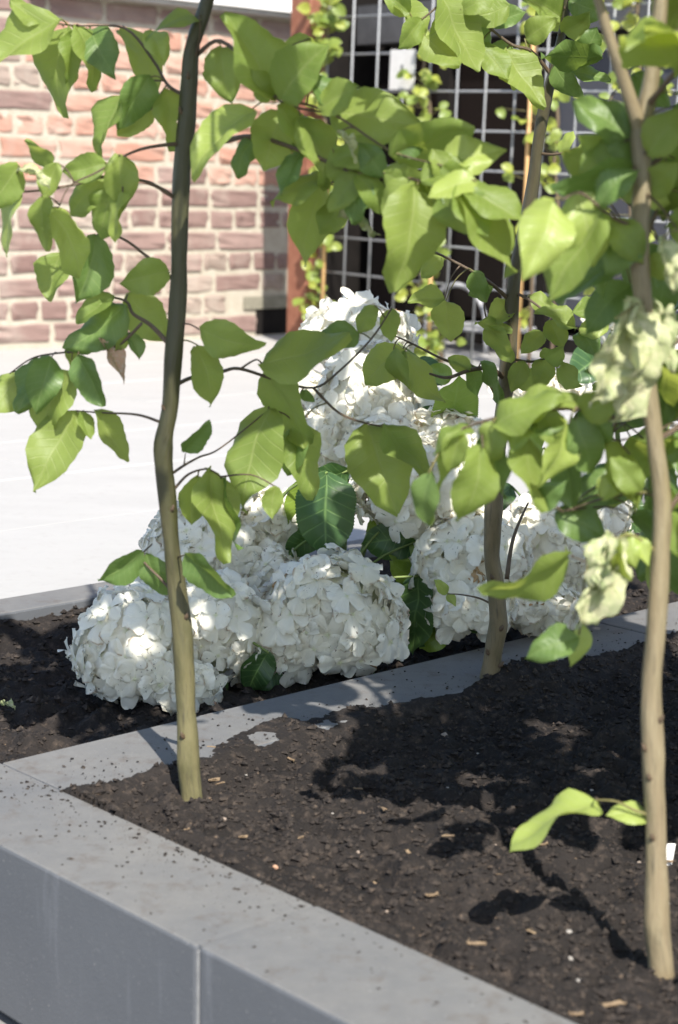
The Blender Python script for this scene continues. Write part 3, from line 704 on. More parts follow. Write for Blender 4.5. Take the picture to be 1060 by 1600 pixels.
def sapling(label, path, base, dists, branches, leaves, mat, group='young trees in the planter', extra=None):
    """path: (px,py,width px) from the foot up; dists: trunk distance at the foot and at the top"""
    t = thing('sapling', label, 'tree', base, group)
    pts = []; rad = []
    n = len(path)
    for i, (x, y, w) in enumerate(path):
        d = dists[0] + (dists[1] - dists[0]) * i / (n - 1)
        p = D(x, y, d); pts.append(p); rad.append(w * 0.47 * d / FPX)
    pts[0] = Vector((base.x, base.y, base.z)); pts.insert(0, base - Vector((0, 0, 0.03))); rad.insert(0, rad[0] * 1.12)
    mb = MB(); kr = random.Random(int(path[0][0]))
    for i in range(2, len(rad) - 2):                     # swollen nodes and a slightly crooked run
        rad[i] *= kr.choice((0.94, 1.0, 1.12)); pts[i] = pts[i] + Vector((kr.uniform(-1, 1), 0, 0)) * rad[i] * 0.30
    P, R = tube(mb, pts, rad, 16, 9, 0.16)
    trunk = obj('trunk', mb.mesh('trunk', mat), None, t)
    # bud rings and knots on the trunk
    kn = random.Random(len(label))
    for i in range(12, len(P) - 2):
        if kn.random() > 0.06: continue
        tdir = (P[i+1] - P[i-1]).normalized(); out = (CAM - P[i]).normalized() + Vector((kn.uniform(-1.4, 1.4), 0, kn.uniform(0, .5))); out = (out - tdir * out.dot(tdir)).normalized()
        kb = MB(); tube(kb, [P[i] + out * R[i] * 0.75, P[i] + out * R[i] * 1.12 + tdir * R[i] * 0.25, P[i] + out * R[i] * 1.35 + tdir * R[i] * 0.7], [R[i] * 0.30, R[i] * 0.24, R[i] * 0.07], 6, 3)
        obj('bud', kb.mesh('bud', M['twig']), None, trunk)
    samples = list(P)
    def near_trunk_d(py):
        best = min(range(len(path)), key=lambda i: abs(path[i][1] - py)); return dists[0] + (dists[1]-dists[0]) * best / (n-1)
    allb = []
    for br in branches:
        pl, dd, w0 = br[0], br[1], br[2]; bm_ = br[3] if len(br) > 3 else M['twig']
        d0 = near_trunk_d(pl[0][1]) + (br[4] if len(br) > 4 else 0)
        bp = [D(x, y, d0 + dd * i / (len(pl) - 1)) for i, (x, y) in enumerate(pl)]
        br_r = [w0 * 0.5 * d0 / FPX * (1 - 0.6 * i / (len(pl) - 1)) for i in range(len(pl))]
        mb = MB(); PP, _ = tube(mb, bp, br_r, 7, 5, 0.12)
        obj('branch', mb.mesh('branch', bm_), None, t); samples += PP; allb += PP
    for lf in leaves:
        bx, by, tx, ty, w = lf[:5]; key = lf[5] if len(lf) > 5 and lf[5] else 'leaf'; ori = lf[6] if len(lf) > 6 else 0
        if len(lf) > 7: d = lf[7]
        else:
            # distance of the branch the stalk hangs on
            best = None
            for s in samples:
                r = s - CAM; zc = r.dot(Fw); x = CX + FPX * r.dot(Rt) / zc; y = CY - FPX * r.dot(Up) / zc
                q = (x - bx) ** 2 + (y - by) ** 2
                if best is None or q < best[0]: best = (q, s.y)
            d = best[1] + rl.uniform(-0.018, 0.012)
        o, B = leaf_px(t, bx, by, tx, ty, w, d, key, ori)
        petiole(o, B, samples, M['petiole'] if rl.random() < .6 else M['twig'])
    if extra: extra(t, P, R, samples)
    return t, P, samples
def crown(t, spots, rnd, keys=('leaf', 'leaf', 'deep'), Lr=(0.055, 0.085)):
    """leafy twigs added above and beside the frame for shade: (start, direction, length, leaves)"""
    for (s, dr, ln, nl) in spots:
        dr = dr.normalized(); end = s + dr * ln; mid = s + dr * ln * 0.5 + Vector((0, 0, 0.03 * ln / 0.2))
        mb = MB(); PP, _ = tube(mb, [s, mid, end], [0.0022, 0.0016, 0.0008], 6, 6)
        obj('branch', mb.mesh('branch', M['twig']), None, t)
        for i in range(nl):
            p = PP[int((0.15 + 0.85 * (i + 0.5) / nl) * (len(PP) - 1))]
            sd_ = 1 if i % 2 else -1
            sidev = dr.cross(Vector((0, 0, 1))).normalized() * sd_
            Y = (dr * rnd.uniform(0.1, 0.7) + sidev * rnd.uniform(0.5, 1) + Vector((0, 0, rnd.uniform(-0.9, 0.1)))).normalized()
            N = Vector((rnd.uniform(-.5, .5), rnd.uniform(-.7, .3), 1))
            B = p + Y * 0.012
            o = place_leaf(t, rnd.choice(keys), B, rnd.uniform(*Lr), Y, N, rnd.uniform(.9, 1.1))
            petiole(o, B, [p], M['petiole'])

# ---- sapling beside the corner of the edging
b1_ = Vector((tb[0].x, tb[0].y, 0)); b1_.z = front_z(b1_)
path1 = [(300,1250,37), (296,1190,36), (291,1110,34), (284,1010,33), (277,930,31), (270,850,30), (262,770,30), (258,700,29), (263,640,28), (270,570,28), (273,500,27), (279,400,28), (284,300,30), (290,205,27), (298,130,25), (305,70,24), (323,0,24), (342,-90,22), (352,-220,20), (350,-380,16), (356,-540,11)]
br1 = [([(285,225), (262,226), (225,232), (196,243), (185,252)], -0.03, 7), ([(281,315), (250,294), (220,282), (165,276), (112,290), (60,298), (20,300)], -0.05, 7),
       ([(196,243), (150,270), (110,290), (92,325)], -0.02, 4, M['twig'], -0.03),
       ([(268,435), (235,405), (190,372), (150,368), (98,392)], 0.03, 6), ([(262,535), (236,508), (208,490), (196,470), (150,460)], 0.03, 8),
       ([(222,505), (185,540), (150,547), (90,552), (50,560), (15,584)], 0.05, 5), ([(252,660), (215,648), (160,645), (120,642)], 0.03, 5),
       ([(286,148), (262,132), (240,95), (195,44), (120,40), (60,33)], 0.05, 6), ([(309,85), (345,64), (400,112), (440,160), (520,178)], -0.09, 7),
       ([(294,240), (355,220), (400,214), (470,235), (560,271), (640,279), (690,292), (720,288)], -0.20, 9),
       ([(278,600), (300,590), (345,581), (375,576), (430,593), (490,606), (530,580), (580,530), (612,482)], 0.12, 7),
       ([(375,577), (400,562), (412,570)], 0.03, 4), ([(490,606), (530,645), (575,662), (620,668)], 0.02, 5, M['twig'], 0.06),
       ([(272,738), (288,727), (312,714), (345,700), (420,640)], 0.05, 5), ([(272,765), (295,741), (325,733), (345,745)], 0.02, 5), ([(288,727), (290,708)], 0.0, 3),
       ([(283,938), (252,905), (222,872), (238,850)], 0.04, 6), ([(276,872), (292,866)], -0.03, 4), ([(300,110), (312,60), (312,25)], -0.02, 4),
       ([(430,150), (520,178), (610,235), (690,258)], -0.08, 5, M['twig'], -0.09), ([(500,262), (505,280), (540,296)], -0.01, 4, M['twig'], -0.06)]
lv1 = [(65,35,18,3,26), (95,30,-12,112,62), (100,42,77,172,74,'',1), (118,48,116,130,34), (142,43,178,113,66,'deep'), (122,38,165,128,40), (193,40,262,132,46), (236,45,256,94,42,'young',1),
       (312,25,228,38,27), (236,120,190,200,55,'deep',-1), (190,148,160,240,36), (236,172,188,214,35), (262,138,278,232,38), (80,262,45,217,28), (165,255,100,268,42), (165,277,105,330,48,'',1),
       (186,242,196,326,56), (178,290,150,370,50), (192,300,172,374,26,'young',1), (30,258,-15,330,56), (25,298,3,395,32,'young',1), (30,262,80,286,18,'wilt'), (90,255,70,312,36), (65,305,68,388,38),
       (78,325,137,420,46,'young',1), (95,395,80,468,50), (150,368,120,468,64,'deep'), (265,425,198,446,52), (200,460,262,530,62,'',1), (198,480,108,544,56,'deep'), (178,462,120,500,26,'',1), (202,520,217,560,25,'deep'),
       (200,525,180,546,17), (158,528,198,598,44,'dead',1), (58,560,30,642,42,'deep'), (35,585,-12,648,62), (82,556,60,638,58,'deep',-1), (105,546,118,606,30), (122,556,158,632,38,'deep',-1), (115,584,56,674,58,'',1),
       (120,645,58,762,84,'',1), (128,643,142,684,22), (150,641,199,718,36), (312,515,404,550,62), (310,540,343,625,52,'',1), (410,572,545,536,74), (560,520,490,540,42,'deep'), (420,636,380,786,92,'',1),
       (415,580,480,690,48), (470,662,492,776,62,'',1), (468,668,450,740,40,'deep',-1), (288,706,328,662,25,'deep',-1), (310,745,300,816,46), (325,733,352,872,62,'',1), (345,748,369,856,34,'deep'), (430,760,424,808,32),
       (470,612,492,626,18,'deep'), (222,862,157,905,45,'deep'), (226,868,268,932,40,'deep',-1), (290,866,360,930,36,'deep',-1),
       (430,156,350,30,82,'',1), (345,70,355,143,56), (440,156,506,75,76,'',1), (395,170,295,258,52,'young',1), (440,176,415,262,66), (470,181,530,280,50,'',1), (510,275,425,312,42), (505,284,468,408,62),
       (425,158,400,116,38), (515,172,650,190,86,'',1), (612,242,732,192,62), (690,260,788,228,60,'young',1), (745,282,672,302,42,'young',1), (652,288,640,440,86), (716,290,790,426,62), (690,298,720,362,52),
       (546,298,585,378,34,'wilt'), (540,296,505,366,42), (540,284,600,316,36), (600,270,682,302,58), (532,206,560,250,20,'wilt'), (520,232,570,312,55), (720,288,812,352,54), (612,482,609,528,30), (586,478,560,522,34),
       (575,660,618,780,100,'',1), (600,666,672,745,52), (480,120,530,180,40,'deep'), (455,235,500,215,34), (560,272,520,330,40), (575,282,545,345,34,'deep'), (640,280,700,330,46), (485,60,440,90,36), (500,170,560,140,50), (470,236,440,300,34,'deep'), (520,252,600,235,46,'',1), (560,272,610,330,40,'',1), (600,276,560,225,40,'deep'), (640,279,600,345,42), (660,284,735,255,46,'',1), (690,292,755,330,44,'deep'), (700,290,680,235,34), (715,290,760,365,48,'',1), (440,160,480,230,40), (400,214,365,270,30,'deep'), (620,240,665,205,40,'deep'), (690,258,735,300,44)]
def ex1(t, P, R, S_):
    rnd = random.Random(5); top = [p for p in P if p.z > 0.72]
    crown(t, [(top[int(i * (len(top)-1) / 4)], Vector((rnd.uniform(0.3, 1), rnd.uniform(-.6, -.1), rnd.uniform(.05, .4))), rnd.uniform(.14, .26), 7) for i in range(4)], rnd)
def ex1b(t, P, R, S_):
    ex1(t, P, R, S_); rnd = random.Random(15); top = [p for p in P if p.z > 0.74]
    crown(t, [(top[int(i * (len(top)-1) / 6)], Vector((rnd.uniform(-.12, .22), -1, rnd.uniform(-.02, .12))), rnd.uniform(.36, .52), 9) for i in range(4)], rnd)
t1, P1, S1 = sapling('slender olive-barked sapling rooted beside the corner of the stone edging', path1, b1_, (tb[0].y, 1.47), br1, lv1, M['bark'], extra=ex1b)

# ---- sapling in front of the hydrangeas
b2_ = Vector((tb[1].x, tb[1].y, 0)); b2_.z = front_z(b2_)
path2 = [(765,1080,34), (772,1020,33), (780,975,31), (773,920,30), (769,860,29), (768,800,28), (776,720,27), (790,640,26), (797,560,26), (797,500,25), (806,425,21), (822,340,19), (836,270,18), (842,215,18), (850,160,19), (864,110,17), (880,50,14), (888,0,12), (892,-110,11), (896,-260,8)]
br2 = [([(797,470), (770,445), (740,425), (688,398), (655,384)], -0.05, 7), ([(790,592), (765,576), (735,578), (700,590), (672,584)], -0.08, 9),
       ([(735,577), (690,560), (660,545), (625,528), (600,520)], -0.03, 5, M['twig'], -0.04), ([(845,240), (875,240), (925,222)], -0.03, 5), ([(788,635), (772,612), (758,585)], -0.02, 8, M['petiole']),
       ([(776,948), (750,935), (720,929), (700,928)], 0.02, 4), ([(792,905), (800,850), (812,815), (826,785)], 0.02, 8, M['twig'], 0.04), ([(860,115), (830,80), (800,70), (760,40), (700,-4)], -0.06, 7),
       ([(864,105), (905,92), (942,85)], -0.05, 6), ([(795,520), (765,505), (757,480), (760,470)], -0.02, 4), ([(800,455), (830,470), (870,500), (905,515)], -0.04, 5), ([(795,560), (830,565), (860,560), (900,575)], -0.03, 5),
       ([(700,-4), (660,30), (640,40)], 0, 4, M['twig'], -0.06)]
lv2 = [(695,466,640,473,32), (697,470,705,530,50,'',1), (630,545,570,596,56), (632,550,686,630,40,'',1), (615,546,632,613,36), (735,568,752,617,28,'deep'), (755,565,783,626,16,'deep'), (800,518,745,506,22), (760,510,800,562,30),
       (795,470,765,506,36), (700,928,684,910,18,'young'), (700,928,712,945,16,'young'), (830,460,876,486,26), (900,512,838,490,30,'',1), (950,480,896,490,40), (906,520,950,500,32,'young',1), (856,560,838,612,38),
       (790,78,848,165,56,'',1), (940,86,850,84,48,'deep',-1), (896,110,953,122,24,'deep'), (882,45,850,-12,46), (615,-5,662,72,42), (690,-6,746,106,58,'',1), (795,10,735,28,42), (664,58,716,106,52), (750,70,790,126,42), (700,20,690,80,40),
       (640,20,600,-8,34), (770,40,820,20,34,'deep'), (800,70,760,95,30,'deep'), (820,60,860,30,40), (905,92,930,50,36,'deep'), (850,560,880,540,34), (870,575,905,600,40), (800,600,850,580,36), (820,565,800,610,34), (735,578,700,560,26),
       (860,500,880,540,36), (905,515,930,545,36,'deep'), (850,520,820,545,30), (925,222,905,255,26,'young'), (875,240,890,205,20,'young'), (660,30,630,75,34), (700,-2,735,50,36,'deep'), (720,15,770,-10,34), (760,40,735,95,38,'deep'), (830,80,800,135,44), (865,100,900,150,40,'deep'), (900,92,955,60,44,'',1), (880,50,920,20,40), (890,0,950,20,44,'deep'), (880,30,820,0,42), (740,425,760,470,30,'deep'), (690,400,660,430,28), (770,445,735,460,26,'deep')]
def ex2(t, P, R, S_):
    rnd = random.Random(8); top = [p for p in P if p.z > 0.80]
    crown(t, [(top[int(i * (len(top)-1) / 5)], Vector((rnd.uniform(-.4, 1), rnd.uniform(-1, .6), rnd.uniform(.1, .7))), rnd.uniform(.12, .22), 7) for i in range(6)], rnd)
t2, P2, S2 = sapling('crooked sapling rooted at the back of the planter before the hydrangeas', path2, b2_, (tb[1].y, 1.80), br2, lv2, M['bark_two'], extra=ex2)

# ---- forked sapling by the near edge
b3_ = Vector((tb[2].x, tb[2].y, 0)); b3_.z = front_z(b3_)
path3 = [(1033,1515,44), (1030,1440,42), (1026,1360,38), (1024,1280,37), (1019,1180,36), (1022,1080,35), (1030,960,34), (1036,870,34), (1033,780,32), (1026,690,32), (1016,600,31), (1006,490,30), (1003,380,30), (1003,280,31), (1004,205,33), (1016,130,27), (1026,60,25), (1031,0,24), (1036,-120,22), (1036,-300,18), (1030,-500,12)]
br3 = [([(1004,215), (992,175), (972,115), (950,50), (934,-4), (905,-90), (880,-220)], -0.02, 25, M['bark_tan']),
       ([(1005,365), (985,352), (955,338), (908,302), (880,312)], -0.03, 8), ([(1018,620), (965,652), (900,638), (830,642), (780,652), (738,664), (700,684)], 0.05, 9), ([(1037,872), (1010,850), (985,836), (962,842)], -0.01, 7, M['petiole']),
       ([(1024,1276), (992,1266), (962,1252), (930,1250)], 0.0, 6, M['petiole']), ([(1010,480), (990,480), (962,498)], -0.04, 7, M['petiole']), ([(1004,270), (965,258), (905,296)], 0.05, 7), ([(1005,300), (1030,320), (1060,360)], -0.05, 6),
       ([(1035,780), (1000,770), (940,780), (880,800)], 0.05, 6), ([(985,836), (940,880), (895,870)], 0.03, 5), ([(965,652), (950,690), (900,700)], 0.02, 5, M['twig'], 0.03)]
lv3 = [(930,1250,797,1310,44,'young',1), (1022,1277,958,1266,30,'young',1), (868,312,828,426,86,'young',1), (905,300,928,412,72,'young',1), (945,332,862,470,82), (970,290,1050,310,44,'young',1),
       (1035,372,1060,455,50,'wilt',1), (985,478,935,640,95,'wilt',1), (1000,475,985,660,85,'wilt'), (1010,470,1055,570,80,'wilt',1), (962,840,912,985,88,'wilt',1), (955,835,935,930,70,'wilt'), (905,992,832,1018,50,'deep',1), (912,975,905,1040,34,'young'),
       (770,660,870,612,52), (800,650,900,606,42), (800,645,886,662,46,'deep'), (815,680,840,796,54), (890,660,850,766,42,'young',1), (900,655,936,740,60,'deep',1), (880,700,892,790,46,'deep',-1), (950,690,986,792,52), (985,710,1010,792,18,'young',1),
       (870,800,945,842,60,'deep'), (895,870,780,948,46), (670,740,660,820,40,'deep'), (700,690,680,770,22), (755,700,735,816,68,'',1), (765,668,786,775,50,'deep'), (735,666,672,695,24), (985,215,900,160,56,'deep'), (960,226,908,270,42,'',1), (990,266,872,300,52,'deep',-1),
       (1045,800,1062,872,42), (830,640,800,700,50), (720,672,700,735,40), (850,640,880,700,44), (940,700,920,640,50,'deep'), (780,655,760,720,44), (905,640,960,620,52), (840,790,872,760,40,'deep'), (975,832,990,880,40,'young'), (965,845,975,905,22,'young'), (985,840,1015,880,30,'young'), (960,258,905,215,50,'',1), (930,275,880,235,44), (1003,250,940,180,54,'deep'), (1010,240,1062,170,56), (1006,300,1060,255,52,'',1), (950,340,1010,400,52), (930,320,985,260,46,'deep'), (1000,770,960,720,44), (940,780,975,730,40,'young',1), (1012,420,1062,400,46), (1005,365,950,420,50,'deep')]
# dense dark foliage behind the forked stem
rr = random.Random(77)
for i in range(30):
    x = rr.uniform(985, 1075); y = rr.uniform(100, 860)
    if 1000 < x < 1040 and y > 700: x += 40
    a = rr.uniform(0.4, 2.7); L = rr.uniform(70, 115)
    lv3.append((x, y, x + L * math.cos(a), y + L * math.sin(a), L * rr.uniform(.4, .68), rr.choice(['deep', 'leaf', 'deep']), rr.choice([0, -1, 1]), rr.uniform(1.22, 1.42)))
def ex3(t, P, R, S_):
    rnd = random.Random(11); top = [p for p in P if p.z > 0.30]
    sp = []
    for i in range(10):
        p = top[int(i * (len(top)-1) / 9)]
        # twigs that reach out to the right and back of the stem, outside the frame
        sp.append((p, Vector((rnd.uniform(.2, 1), rnd.uniform(-.6, .8), rnd.uniform(0, .5))), rnd.uniform(.10, .22), 6))
    hi = [p for p in P if p.z > 0.66]
    for i in range(18):
        p = hi[int(i * (len(hi)-1) / 26)]
        sp.append((p, Vector((rnd.uniform(-.30, 1), rnd.uniform(-.12, .5), rnd.uniform(.0, .35))), rnd.uniform(.16, .36), 8))
    crown(t, sp, rnd, Lr=(0.065, 0.095))
t3, P3, S3 = sapling('forked tan-barked sapling with shrivelled pale leaves near the joint of the edging', path3, b3_, (tb[2].y, 1.22), br3, lv3, M['bark_tan'], extra=ex3)

# ---- next sapling of the row, outside the frame but for some leaves; it shades the bed
b4_ = b3_ + (b2_ - b1_); b4_.z = front_z(b4_)
t4 = thing('sapling', 'leafy sapling at the right end whose foliage hangs behind the forked sapling', 'tree', b4_, 'young trees in the planter')
mb = MB(); P4, R4 = tube(mb, [b4_ - Vector((0,0,.03)), b4_ + Vector((.005, 0, .2)), b4_ + Vector((-.01, .01, .5)), b4_ + Vector((.01, 0, .9)), b4_ + Vector((0, .02, 1.25))], [0.011, 0.010, 0.009, 0.007, 0.004], 12, 8, 0.1)
obj('trunk', mb.mesh('trunk', M['bark_tan']), None, t4)
rnd = random.Random(31); sp = []
for i in range(34):
    p = P4[6 + int(i * (len(P4) - 8) / 33)]
    an = rnd.uniform(2.0, 4.6) if i % 3 else rnd.uniform(0, 6.28)
    sp.append((p, Vector((math.cos(an), math.sin(an), rnd.uniform(0, .55))), rnd.uniform(.14, .30), 8))
crown(t4, sp, rnd, ('leaf', 'deep', 'deep'))

# ---- an unseen sapling added beside the viewer so that its crown shades the bed
b5_ = b3_ + (b3_ - b1_); b5_.z = front_z(b5_)
t5 = thing('sapling', 'unseen sapling added past the forked sapling to shade the bed', 'tree', b5_, 'young trees in the planter')
mb = MB(); P5, R5 = tube(mb, [b5_ - Vector((0,0,.03)), b5_ + Vector((.0, .005, .25)), b5_ + Vector((.01, .01, .55)), b5_ + Vector((0, 0, .9)), b5_ + Vector((0, .02, 1.2))], [0.011, 0.010, 0.009, 0.007, 0.004], 12, 8, 0.1)
obj('trunk', mb.mesh('trunk', M['bark_tan']), None, t5)
rnd = random.Random(53); sp = []
for i in range(30):
    p = P5[14 + int(i * (len(P5) - 16) / 29)]
    an = rnd.uniform(0.6, 2.7)
    sp.append((p, Vector((math.cos(an), math.sin(an), rnd.uniform(0, .4))), rnd.uniform(.12, .30), 8))
crown(t5, sp, rnd, ('leaf', 'deep', 'leaf'))

# ------------------------------------------------------------------ hydrangeas
def floret_mesh(seed, mat):
    rnd = random.Random(seed); mb = MB(); n = rnd.choice((4, 4, 4, 5)); rot = rnd.uniform(0, 1)
    for k in range(n):
        th = rot + 2 * math.pi * k / n + rnd.uniform(-.15, .15); wd = rnd.uniform(1.05, 1.4) * (4 / n) ** 0.5; cup = rnd.uniform(0.05, 0.75); ln = rnd.uniform(0.85, 1.12); tlt = rnd.uniform(-.2, .2); ph = rnd.uniform(0, 6)
        ca, sa = math.cos(th), math.sin(th); vs_ = []; uv = []; nu, nv = 6, 6
        for i in range(nu + 1):
            t = 1 - (1 - i / nu) ** 1.35
            w = 0.5 * wd * (0.10 + 0.92 * (t ** 0.75) * math.sqrt(max(0.0, 1 - max(0, (t - 0.55) / 0.48) ** 2)))
            for j in range(nv + 1):
                u = 2 * j / nv - 1; x = t * ln * (1 - 0.12 * u * u * t); y = u * w
                z = cup * t * t * 0.55 - 0.28 * t ** 3 + tlt * u * t + 0.10 * t * math.sin(u * 4.2 + ph) * abs(u) + 0.06 * t * t * math.sin(u * 7 + ph * 2)
                z += 0.14 * noise.noise(Vector((x * 2.2 + seed, y * 2.2, k * 5.1))) + 0.015 * k
                vs_.append(Vector((x * ca - y * sa, x * sa + y * ca, z))); uv.append((u, t))
        f = [(i*(nv+1)+j, i*(nv+1)+j+1, (i+1)*(nv+1)+j+1, (i+1)*(nv+1)+j) for i in range(nu) for j in range(nv)]
        mb.add(vs_, f, uv)
    mb.add([(0.07*math.cos(a*1.05), 0.07*math.sin(a*1.05), 0.06) for a in range(6)] + [(0, 0, 0.12)], [(i, (i+1) % 6, 6) for i in range(6)], [(0, 0)] * 7)
    return mb.mesh('floret', mat)
FL = [floret_mesh(i * 7 + 1, M['sepal']) for i in range(8)]
FB = [floret_mesh(201, M['brown_floret'])]
def head_core(c, rx, ry, rz_):
    bm = bmesh.new(); bmesh.ops.create_icosphere(bm, subdivisions=3, radius=1)
    for v in bm.verts:
        v.co *= 0.76 + 0.24 * noise.noise(v.co.normalized() * 2.0 + c * 11); v.co = Vector((v.co.x * rx, v.co.y * ry, v.co.z * rz_))
    for fc in bm.faces: fc.smooth = True
    me = bpy.data.meshes.new('flower_head'); bm.to_mesh(me); bm.free(); me.materials.append(M['core']); return me
rh = random.Random(99)
def hydrangea(label, base_a, base_b, heads, leaves):
    bp = AB(base_a, base_b); bp.z = back_z(bp) - 0.005
    t = thing('hydrangea', label, 'hydrangea', bp, 'white hydrangeas in the rear bed')
    tot = sum(h[2] * h[3] for h in heads)
    stems = []
    for (x, y, rpx, rpy, d, nfl) in heads:
        c = D(x, y, d); k = d / FPX; rx, rz_ = rpx * k * 1.0, rpy * k * 1.0; ry = min(rx, rz_) * 0.95
        hd = obj('flower_head', head_core(c, rx, ry, rz_), None, t, Matrix.Translation(c))
        foot = bp + Vector((rh.uniform(-.02, .02), rh.uniform(-.02, .02), 0))
        mb = MB(); mid = (foot + c) / 2 + Vector((rh.uniform(-.02, .02), 0.02, 0.01))
        tube(mb, [foot, mid, c], [0.0045, 0.004, 0.003], 7, 5); stems += [foot, mid, c]
        obj('stem', mb.mesh('stem', M['hstem']), None, t)
        fs = 0.0248
        ph0 = rh.uniform(0, 6)
        for i in range(nfl):
            zz = 1 - (i + 0.5) / nfl * 1.72               # the underside stays bare
            if zz < -0.72: continue
            r = math.sqrt(max(0, 1 - zz * zz)); an = ph0 + i * 2.39996
            n = Vector((r * math.cos(an), r * math.sin(an), zz)) + Vector((rh.gauss(0, .07), rh.gauss(0, .07), rh.gauss(0, .07)))
            n.normalize()
            lump = 0.94 + 0.30 * noise.noise(n * 2.0 + c * 11) + rh.uniform(-.08, .07)
            p = c + Vector((n.x * rx, n.y * ry, n.z * rz_)) * lump
            nn = Vector((n.x / rx, n.y / ry, n.z / rz_)).normalized() + Vector((rh.gauss(0, .22), rh.gauss(0, .22), rh.gauss(0, .22)))
            q = nn.to_track_quat('Z', 'Y').to_matrix().to_4x4()
            s = fs * rh.uniform(0.72, 1.22)
            me = FB[0] if rh.random() < 0.018 else FL[rh.randrange(8)]
            obj('floret', me, None, hd, Matrix.Translation(p) @ q @ Matrix.Rotation(rh.uniform(0, 6.28), 4, 'Z') @ Matrix.Scale(s * (0.7 if me in FB else 1), 4))
    for lf in leaves:
        bx, by, tx, ty, w, d, key = lf[:7]; ori = lf[7] if len(lf) > 7 else 0
        o, B = leaf_px(t, bx, by, tx, ty, w, d, key, ori, 0.66)
        petiole(o, B, stems, M['hstem'], 0.0016)
    return t
bc = (BEDB + farK1) / 2
def a_at(px, py): return toab(G(px, py))[0]
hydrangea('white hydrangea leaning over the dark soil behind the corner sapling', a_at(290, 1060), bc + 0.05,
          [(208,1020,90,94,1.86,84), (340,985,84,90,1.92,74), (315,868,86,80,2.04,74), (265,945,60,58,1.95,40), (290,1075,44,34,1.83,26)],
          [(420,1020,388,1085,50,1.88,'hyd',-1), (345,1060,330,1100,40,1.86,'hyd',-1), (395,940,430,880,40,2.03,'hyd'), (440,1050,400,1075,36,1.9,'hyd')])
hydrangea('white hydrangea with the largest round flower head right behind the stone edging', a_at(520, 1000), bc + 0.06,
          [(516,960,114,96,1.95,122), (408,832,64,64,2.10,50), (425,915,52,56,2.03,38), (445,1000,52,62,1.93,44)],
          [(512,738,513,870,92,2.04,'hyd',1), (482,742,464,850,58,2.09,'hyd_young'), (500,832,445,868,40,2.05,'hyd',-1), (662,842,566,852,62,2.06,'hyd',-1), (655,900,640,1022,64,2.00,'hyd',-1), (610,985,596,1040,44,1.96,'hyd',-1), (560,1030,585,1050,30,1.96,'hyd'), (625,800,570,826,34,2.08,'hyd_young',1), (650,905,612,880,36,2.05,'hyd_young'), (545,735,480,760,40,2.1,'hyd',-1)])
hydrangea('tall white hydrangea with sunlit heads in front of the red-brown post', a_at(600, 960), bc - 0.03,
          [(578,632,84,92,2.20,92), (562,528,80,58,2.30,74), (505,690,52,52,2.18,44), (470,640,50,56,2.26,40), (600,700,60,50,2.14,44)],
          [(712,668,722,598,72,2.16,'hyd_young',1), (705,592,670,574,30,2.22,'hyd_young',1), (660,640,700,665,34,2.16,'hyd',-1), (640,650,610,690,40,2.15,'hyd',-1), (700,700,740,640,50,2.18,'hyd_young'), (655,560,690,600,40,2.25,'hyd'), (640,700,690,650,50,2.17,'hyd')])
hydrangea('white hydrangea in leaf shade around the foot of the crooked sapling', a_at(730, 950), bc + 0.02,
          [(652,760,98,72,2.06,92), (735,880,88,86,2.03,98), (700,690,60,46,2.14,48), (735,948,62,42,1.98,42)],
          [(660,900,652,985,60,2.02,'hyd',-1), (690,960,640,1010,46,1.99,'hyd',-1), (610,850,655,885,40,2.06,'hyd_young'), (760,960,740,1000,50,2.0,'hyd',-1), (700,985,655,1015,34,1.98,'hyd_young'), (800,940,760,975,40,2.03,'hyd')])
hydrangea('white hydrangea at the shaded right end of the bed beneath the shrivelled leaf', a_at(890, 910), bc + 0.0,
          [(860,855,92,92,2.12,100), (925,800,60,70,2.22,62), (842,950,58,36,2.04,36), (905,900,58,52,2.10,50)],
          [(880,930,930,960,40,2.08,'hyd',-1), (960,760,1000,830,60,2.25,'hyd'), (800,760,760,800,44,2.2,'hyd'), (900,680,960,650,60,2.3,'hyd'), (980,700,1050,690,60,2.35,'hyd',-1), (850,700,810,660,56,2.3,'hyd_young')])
hydrangea('white hydrangea glimpsed through the foliage behind the forked sapling', a_at(1010, 850), bc - 0.06,
          [(968,490,40,34,2.55,34), (1062,600,46,70,2.50,50), (850,612,70,22,2.60,40)],
          [(1000,600,960,560,60,2.5,'hyd'), (1040,700,1000,760,70,2.45,'hyd'), (940,560,900,590,60,2.5,'hyd'), (1040,520,990,540,60,2.55,'hyd')])

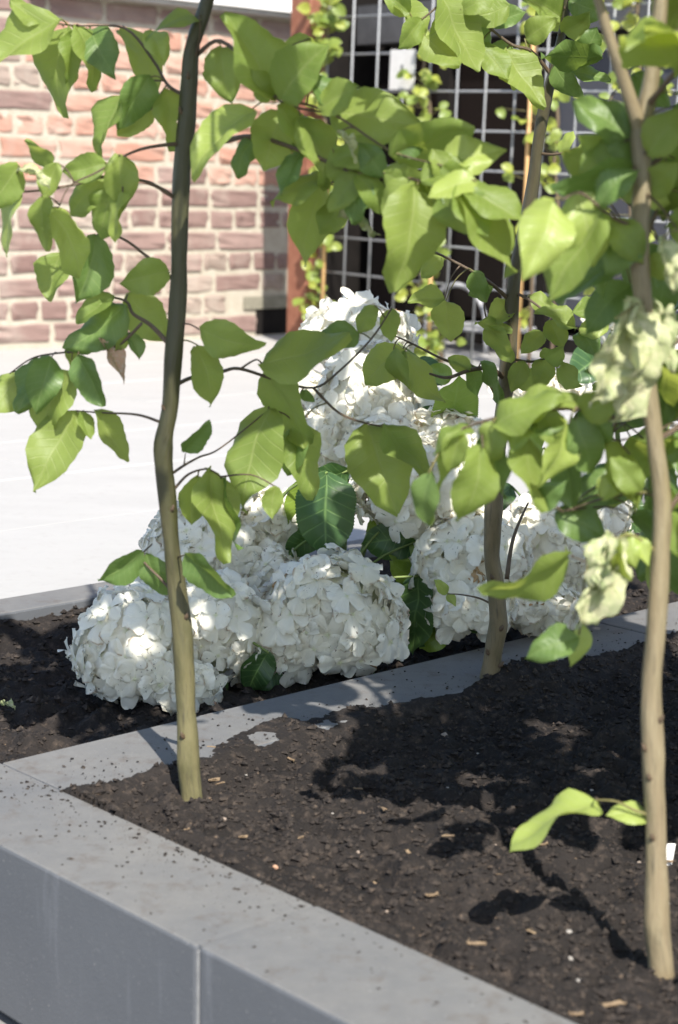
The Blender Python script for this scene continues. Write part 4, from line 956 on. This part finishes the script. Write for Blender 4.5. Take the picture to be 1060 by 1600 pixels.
# ------------------------------------------------------------------ climbers on the trellis
ri = random.Random(44)
def climber(label, pts, leaves, off=0.02, spread=26, yellow=0.3, cane=None, Ls=(13, 22)):
    P = [on_trellis(x, y, off) for x, y in pts]
    foot = Vector((P[0].x, P[0].y, ZP))
    t = thing('climbing_plant', label, 'climber', foot, 'climbers on the trellis')
    mb = MB(); PP, _ = tube(mb, [foot] + P, [0.006] * (len(P)) + [0.003], 6, 6, 0.1); obj('stem', mb.mesh('stem', M['twig']), None, t)
    if cane:
        mb = MB(); A_, B_ = on_trellis(*cane[0], off + 0.015), on_trellis(*cane[1], off + 0.01)
        dirc = (B_ - A_).normalized(); lo = A_ + dirc * ((ZP - A_.z) / dirc.z) if abs(dirc.z) > .3 else A_
        tube(mb, [lo, B_], [0.0075, 0.006], 7); obj('cane', mb.mesh('cane', M['cane']), None, t)
    for i in range(leaves):
        p = PP[ri.randrange(4, len(PP))]; k = p.y / FPX
        q = p + TD * ri.gauss(0, spread * k) + Vector((0, 0, ri.gauss(0, spread * .6 * k))) - E1 * ri.uniform(-0.01, 0.05)
        Y = Vector((ri.uniform(-1, 1), ri.uniform(-1, 0.3), ri.uniform(-1, .5))); N = Vector((ri.uniform(-.8, .4), -1, ri.uniform(-.2, 1)))
        Y.normalize()
        if (q - p).length > 0.02:
            mbp = MB(); tube(mbp, [p, q], [0.0012, 0.001], 4)
        lf = place_leaf(t, 'ivy_yellow' if ri.random() < yellow else 'ivy', q, ri.uniform(*Ls) * k * 1.15, Y, N)
        if (q - p).length > 0.02: obj('petiole', mbp.mesh('petiole', M['petiole']), None, lf)
climber('leafy climber with small green leaves twined round the red-brown post', [(500,500), (502,420), (508,330), (512,250), (506,150), (512,60), (520,0)], 130, 0.03, 15, 0.30, ((505,450), (514,200)))
climber('thick-stemmed climber beside the pale tag on the trellis', [(655,520), (660,440), (668,350), (668,260), (672,170), (662,110), (680,40)], 95, 0.02, 22, 0.25, ((672,470), (676,330)))
climber('sparse climber tied to an orange bamboo cane', [(832,420), (830,300), (838,220), (834,130), (838,60), (836,-10)], 40, 0.02, 22, 0.45, ((826,215), (836,20)))
climber('yellow-leaved climber behind the forked sapling', [(990,420), (985,300), (992,200), (1000,110), (996,30), (1000,-20)], 80, 0.02, 30, 0.6)
climber('thin climber with a few leaves beyond the crooked sapling', [(872,330), (866,260), (872,190), (868,140)], 16, 0.02, 12, 0.6)
climber('low green climber at the foot of the trellis above the hydrangea', [(690,560), (685,520), (690,480)], 30, 0.05, 24, 0.1)

# ------------------------------------------------------------------ small things lying about
def lying_leaf(px, py, L, key, label, back, rot):
    p = G(px, py, -0.02); p.z = (back_z(p) if back else front_z(p)) + 0.006
    mesh = LV[key][0]; sc = L * p.y / FPX
    o = obj('fallen_leaf', mesh, None, None, Matrix.Translation(p) @ Matrix.Rotation(rot, 4, 'Z') @ Matrix.Rotation(0.12, 4, 'X') @ Matrix.Scale(sc, 4))
    return tag(o, label, 'leaf')
lying_leaf(22, 1098, 34, 'wilt', 'pale green fallen leaf lying on the hydrangea bed soil', True, 1.2)
lp = G(1046, 1330, -0.01); lp.z = front_z(lp) - 0.005
pl = obj('plant_label', bevel_box_mesh('plant_label', M['sill'], 0.009, 0.0012, 0.024, 0.0005), None, None, Matrix.Translation(lp + Vector((0, 0, 0.010))) @ Matrix.Rotation(0.5, 4, 'Z') @ Matrix.Rotation(0.15, 4, 'Y'))
tag(pl, 'tiny white plastic plant label stuck in the soil by the forked sapling', 'plant label')
